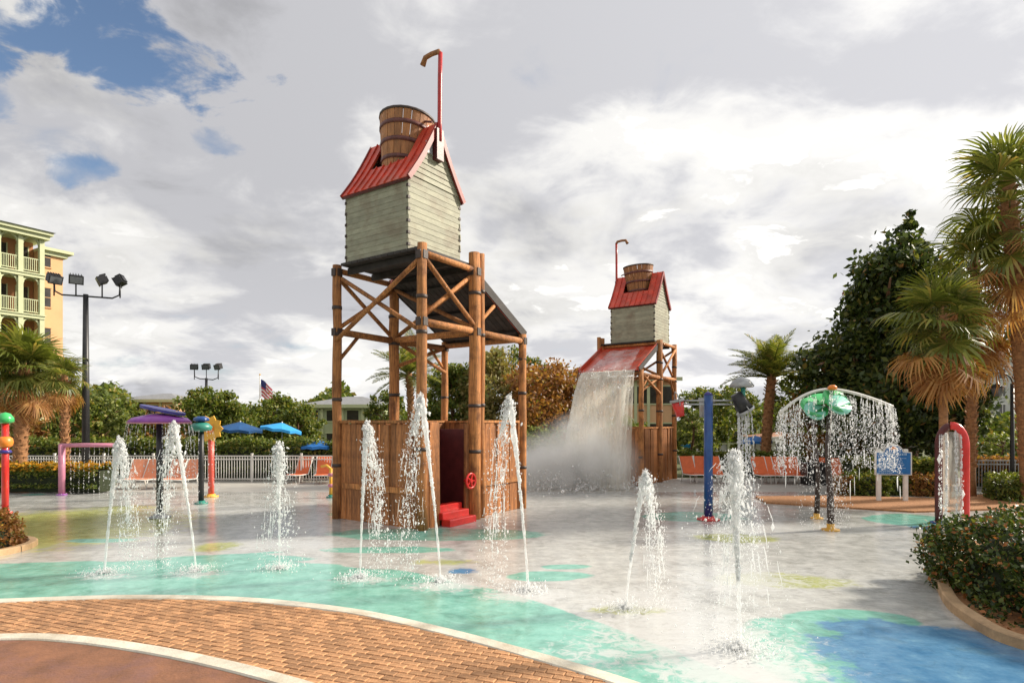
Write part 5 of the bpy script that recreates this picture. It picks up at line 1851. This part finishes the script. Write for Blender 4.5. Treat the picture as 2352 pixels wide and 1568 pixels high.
def palm(xc, yc, Z, rpx, xb, label, fans=True, green=30, dry=12, rt=.16, stubs=True, lo=-50, trunk_top_scale=.9, kind='palm_tree', along=0.0):
    cc_ = at(xc, yc, Z)
    base = Vector(((xb - CX) / F * Z, Z, 0))
    r_ = rpx / F * Z
    t_ = empty(kind, base, label=label, cat='palm', group='palms round the pad')
    c = cc_ - base
    q_ = MB()
    pts, rd = [], []
    n_ = 14
    for i in range(n_):
        k = i / (n_ - 1)
        pts.append(Vector((c.x * k ** 1.4, c.y * k, c.z * k)))
        rd.append(rt * (1.25 if i == 0 else 1.0) * (1 - (1 - trunk_top_scale) * k) * random.uniform(.95, 1.05))
    q_.tube(pts, rd, 12)
    if stubs:                                        # old leaf bases round the trunk
        nst = int(c.z * 22)
        for i in range(nst):
            k = .12 + .86 * i / nst
            a = i * 2.4
            p_ = Vector((c.x * k ** 1.4, c.y * k, c.z * k))
            d = Vector((math.cos(a), math.sin(a), 0))
            r0 = rt * (1 - (1 - trunk_top_scale) * k) * .9
            q_.beam(p_ + d * r0, p_ + d * (r0 + .07 * (1 + .8 * (k > .8))) + Vector((0, 0, .13)), .10, .03)
    q_.build('trunk', M['palm_bark'], t_)
    q_ = MB(); q_.lathe([(rt * .7, -.5), (rt * 1.1, -.2), (rt * .8, .05), (rt * .2, .3)], 10, c); q_.build('crown_heart', M['palm_bark'], t_)
    base_len = 1.62 if fans else 2.2
    for i in range(green + dry):
        isdry = i >= green
        me = random.choice((FAN_D if isdry else FAN) if fans else FEA)
        az = i * 2.399 + random.uniform(-.25, .25)
        if not isdry:
            k = i / max(1, green - 1)
            el = R(78) + (R(lo) - R(78)) * k + random.uniform(-.12, .12)
        else:
            el = R(random.uniform(lo - 34, lo + 34))
        s_ = r_ / base_len * random.uniform(.72, 1.16)
        dz_ = (-.28 * r_ - random.uniform(.25, 1.1) * along) if isdry else (random.uniform(-.1, .08) - along * .55 * (i / green) ** 1.5)
        kz = 1 + dz_ / c.z
        o = link('frond', me, t_, Vector((c.x * kz ** 1.4, c.y * kz, c.z + dz_)), (random.uniform(-.3, .3), -el, az), s_)
        o.rotation_mode = 'XYZ'
    return t_


palm(58, 850, 24, 112, 44, 'bushy fan palm with thick shaggy trunk at the left edge', True, 42, 10, .24)
palm(148, 868, 23, 62, 150, 'slim fan palm just left of the tall floodlight mast', True, 22, 6, .13)
palm(1772, 866, 30, 122, 1757, 'feathery date palm behind the blue pail post', False, 52, 0, .24, lo=0)
palm(2165, 725, 18, 132, 2168, 'fan palm with brown skirt behind the red hoop', True, 30, 14, .125, stubs=False, along=.6)
palm(2312, 418, 19, 124, 2364, 'tallest fan palm at the right edge', True, 34, 16, .24, lo=-42, along=3.4)
palm(2240, 600, 20.5, 125, 2229, 'middle fan palm with dry brown fronds between the right palms', True, 20, 18, .15, along=2.2)
palm(2350, 640, 21, 80, 2400, 'dry fronded palm crowding the right edge below the tallest', True, 8, 12, .18)
palm(940, 862, 33, 112, 948, 'dark palm seen between the near tower\'s posts', False, 34, 0, .2, lo=-30)


def hedge(name, pts, h_, w_, m, label, n_, leaf, flower=0, cat='hedge', round_=False):
    """clipped hedge along a line: dark twiggy core under a skin of leaves"""
    pts = [Vector(p_) for p_ in pts]
    t_ = empty(name, pts[0], label=label, cat=cat)
    o = pts[0]
    q_ = MB()
    d = []
    for a, b_ in zip(pts, pts[1:]):
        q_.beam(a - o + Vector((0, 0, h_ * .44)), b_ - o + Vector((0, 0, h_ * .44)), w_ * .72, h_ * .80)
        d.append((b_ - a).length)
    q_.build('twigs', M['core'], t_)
    tot = sum(d)
    C = []
    seg = rng.choice(len(d), n_, p=np.array(d) / tot)
    k = rng.uniform(0, 1, n_)
    A_ = np.array([pts[i] - o for i in seg]); B_ = np.array([pts[i + 1] - o for i in seg])
    dirv = (B_ - A_); dirv /= np.linalg.norm(dirv, axis=1, keepdims=True)
    nv = np.stack([-dirv[:, 1], dirv[:, 0], np.zeros(n_)], 1)
    a = rng.uniform(-.25, math.pi + .25, n_)
    ex = .38
    cx_ = np.sign(np.cos(a)) * np.abs(np.cos(a)) ** ex * w_ / 2
    cz_ = np.sign(np.sin(a)) * np.abs(np.sin(a)) ** ex * h_ * .5 + h_ * .5
    sc_ = 1 + rng.normal(0, .05, n_) + .06 * np.sin(k * 40 + seg)
    C = A_ + (B_ - A_) * k[:, None] + nv * (cx_ * sc_)[:, None]
    C[:, 2] = np.clip(cz_ * sc_, .02, None)
    link('leaves', quads_mesh(leaf_cards(C, leaf), m, 'leaves'), t_)
    if flower:
        sel = C[C[:, 2] > h_ * .80]
        sel = sel[rng.choice(len(sel), min(flower, len(sel)), replace=False)] + np.array([0, 0, .04])
        link('flowers', quads_mesh(leaf_cards(sel, leaf * .9, 1.0, .9), M['leaf_flower'], 'flowers'), t_)
    return t_


hedge('hedge', [gr(-60, 1128), gr(245, 1130)], .95, 1.0, M['leaf'], 'clipped hedge with golden flowers along its top, left of the pad', 9000, .11, 3600)
hedge('hedge', [gr(1570, 1090), gr(1700, 1090), gr(1960, 1092)], 1.05, .9, M['leaf'], 'long low hedge behind the right row of lounge chairs', 9000, .12)
hedge('hedge', [gr(1950, 1128), gr(2145, 1130)], 1.15, 1.2, M['leaf'], 'leafy hedge right behind the notice board', 9000, .12)
hedge('hedge', [gr(2235, 1118), gr(2420, 1125)], 1.1, 1.2, M['leaf_br'], 'rusty hedge right of the red hoop', 6000, .12)
hedge('hedge', [gr(2280, 1136), gr(2500, 1140)], .7, 1.0, M['leaf_lt'], 'low light green hedge at the right edge beyond the hoop', 4000, .11)
hedge('hedge', [Vector((-22, 27.0, 0)), Vector((-7, 27.2, 0))], 1.7, 1.4, M['leaf'], 'tall dark hedge behind the long white railing', 12000, .16)
hedge('hedge', [Vector((-6.5, 28.0, 0)), Vector((2, 29, 0)), Vector((4, 31, 0))], 1.5, 1.4, M['leaf'], 'hedge behind the near tower', 7000, .16)


def bush(name, c, r_, m, label, n_, leaf, lump=.15):
    """rounded clipped bush: leaves on a lumpy rounded box over a dark core"""
    t_ = empty(name, c, label=label, cat='bush')
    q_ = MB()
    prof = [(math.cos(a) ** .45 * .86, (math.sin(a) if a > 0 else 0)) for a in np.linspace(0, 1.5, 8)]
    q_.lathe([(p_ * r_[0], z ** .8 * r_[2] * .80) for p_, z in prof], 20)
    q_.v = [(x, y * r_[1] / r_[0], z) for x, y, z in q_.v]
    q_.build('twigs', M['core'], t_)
    a = rng.uniform(0, 2 * math.pi, n_); b_ = np.arcsin(rng.uniform(-.05, 1, n_))
    ex = .5
    f = lambda v, e: np.sign(v) * np.abs(v) ** e
    lum = 1 + lump * np.sin(a * 7 + b_ * 5) * np.cos(b_ * 9 + a * 3) + rng.normal(0, .03, n_) - np.abs(rng.normal(0, .05, n_))
    C = np.stack([f(np.cos(b_), ex) * f(np.cos(a), .8) * r_[0], f(np.cos(b_), ex) * f(np.sin(a), .8) * r_[1], f(np.sin(b_), .8) * r_[2]], 1) * lum[:, None]
    C[:, 2] = np.clip(C[:, 2], .02, None)
    link('leaves', quads_mesh(leaf_cards(C, leaf, .6, .6), m, 'leaves'), t_)
    return t_


bush('clipped_bush', Vector((8.45, 8.2, .05)), (2.08, 1.95, 1.20), M['leaf_hedge'], 'big clipped dark bush with reddish tips in the right foreground', 34000, .075)
bush('clipped_bush', Vector((-10.75, 11.9, .05)), (.62, .7, .78), M['leaf_br'], 'small rusty bush cut by the left edge', 5000, .07)
for (x, y, r_, m, lab) in ((1985, 1136, .75, 'leaf', 'leafy shrub left of the notice board posts'), (2052, 1134, .6, 'leaf_lt', 'small light shrub behind and between the notice board posts'), (2125, 1136, .7, 'leaf_br', 'rusty shrub right of the notice board'),
                           (1950, 1135, .6, 'leaf_br', 'rusty shrub behind the rain arch posts'), (2335, 1150, .8, 'leaf', 'shrub above the big foreground bush')):
    bush('shrub', gr(x, y), (r_, r_ * .8, r_ * 1.05), M[m], lab, 3500, .10, .2)

# far-off wood closing the view
N = 60000
th = rng.uniform(R(-58), R(58), N)
rad = rng.uniform(70, 92, N)
xx, yy = rad * np.sin(th), rad * np.cos(th)
hmax = 4.6 + 1.3 * np.sin(th * 17) + .9 * np.sin(th * 41 + 1) + .6 * np.sin(th * 83)
C = np.stack([xx, yy, rng.uniform(0, 1, N) ** .8 * hmax], 1)
tag(link('far_wood', quads_mesh(leaf_cards(C, .75), M['leaf'], 'far_wood')), 'distant band of green woodland along the horizon', 'woodland', kind='stuff')
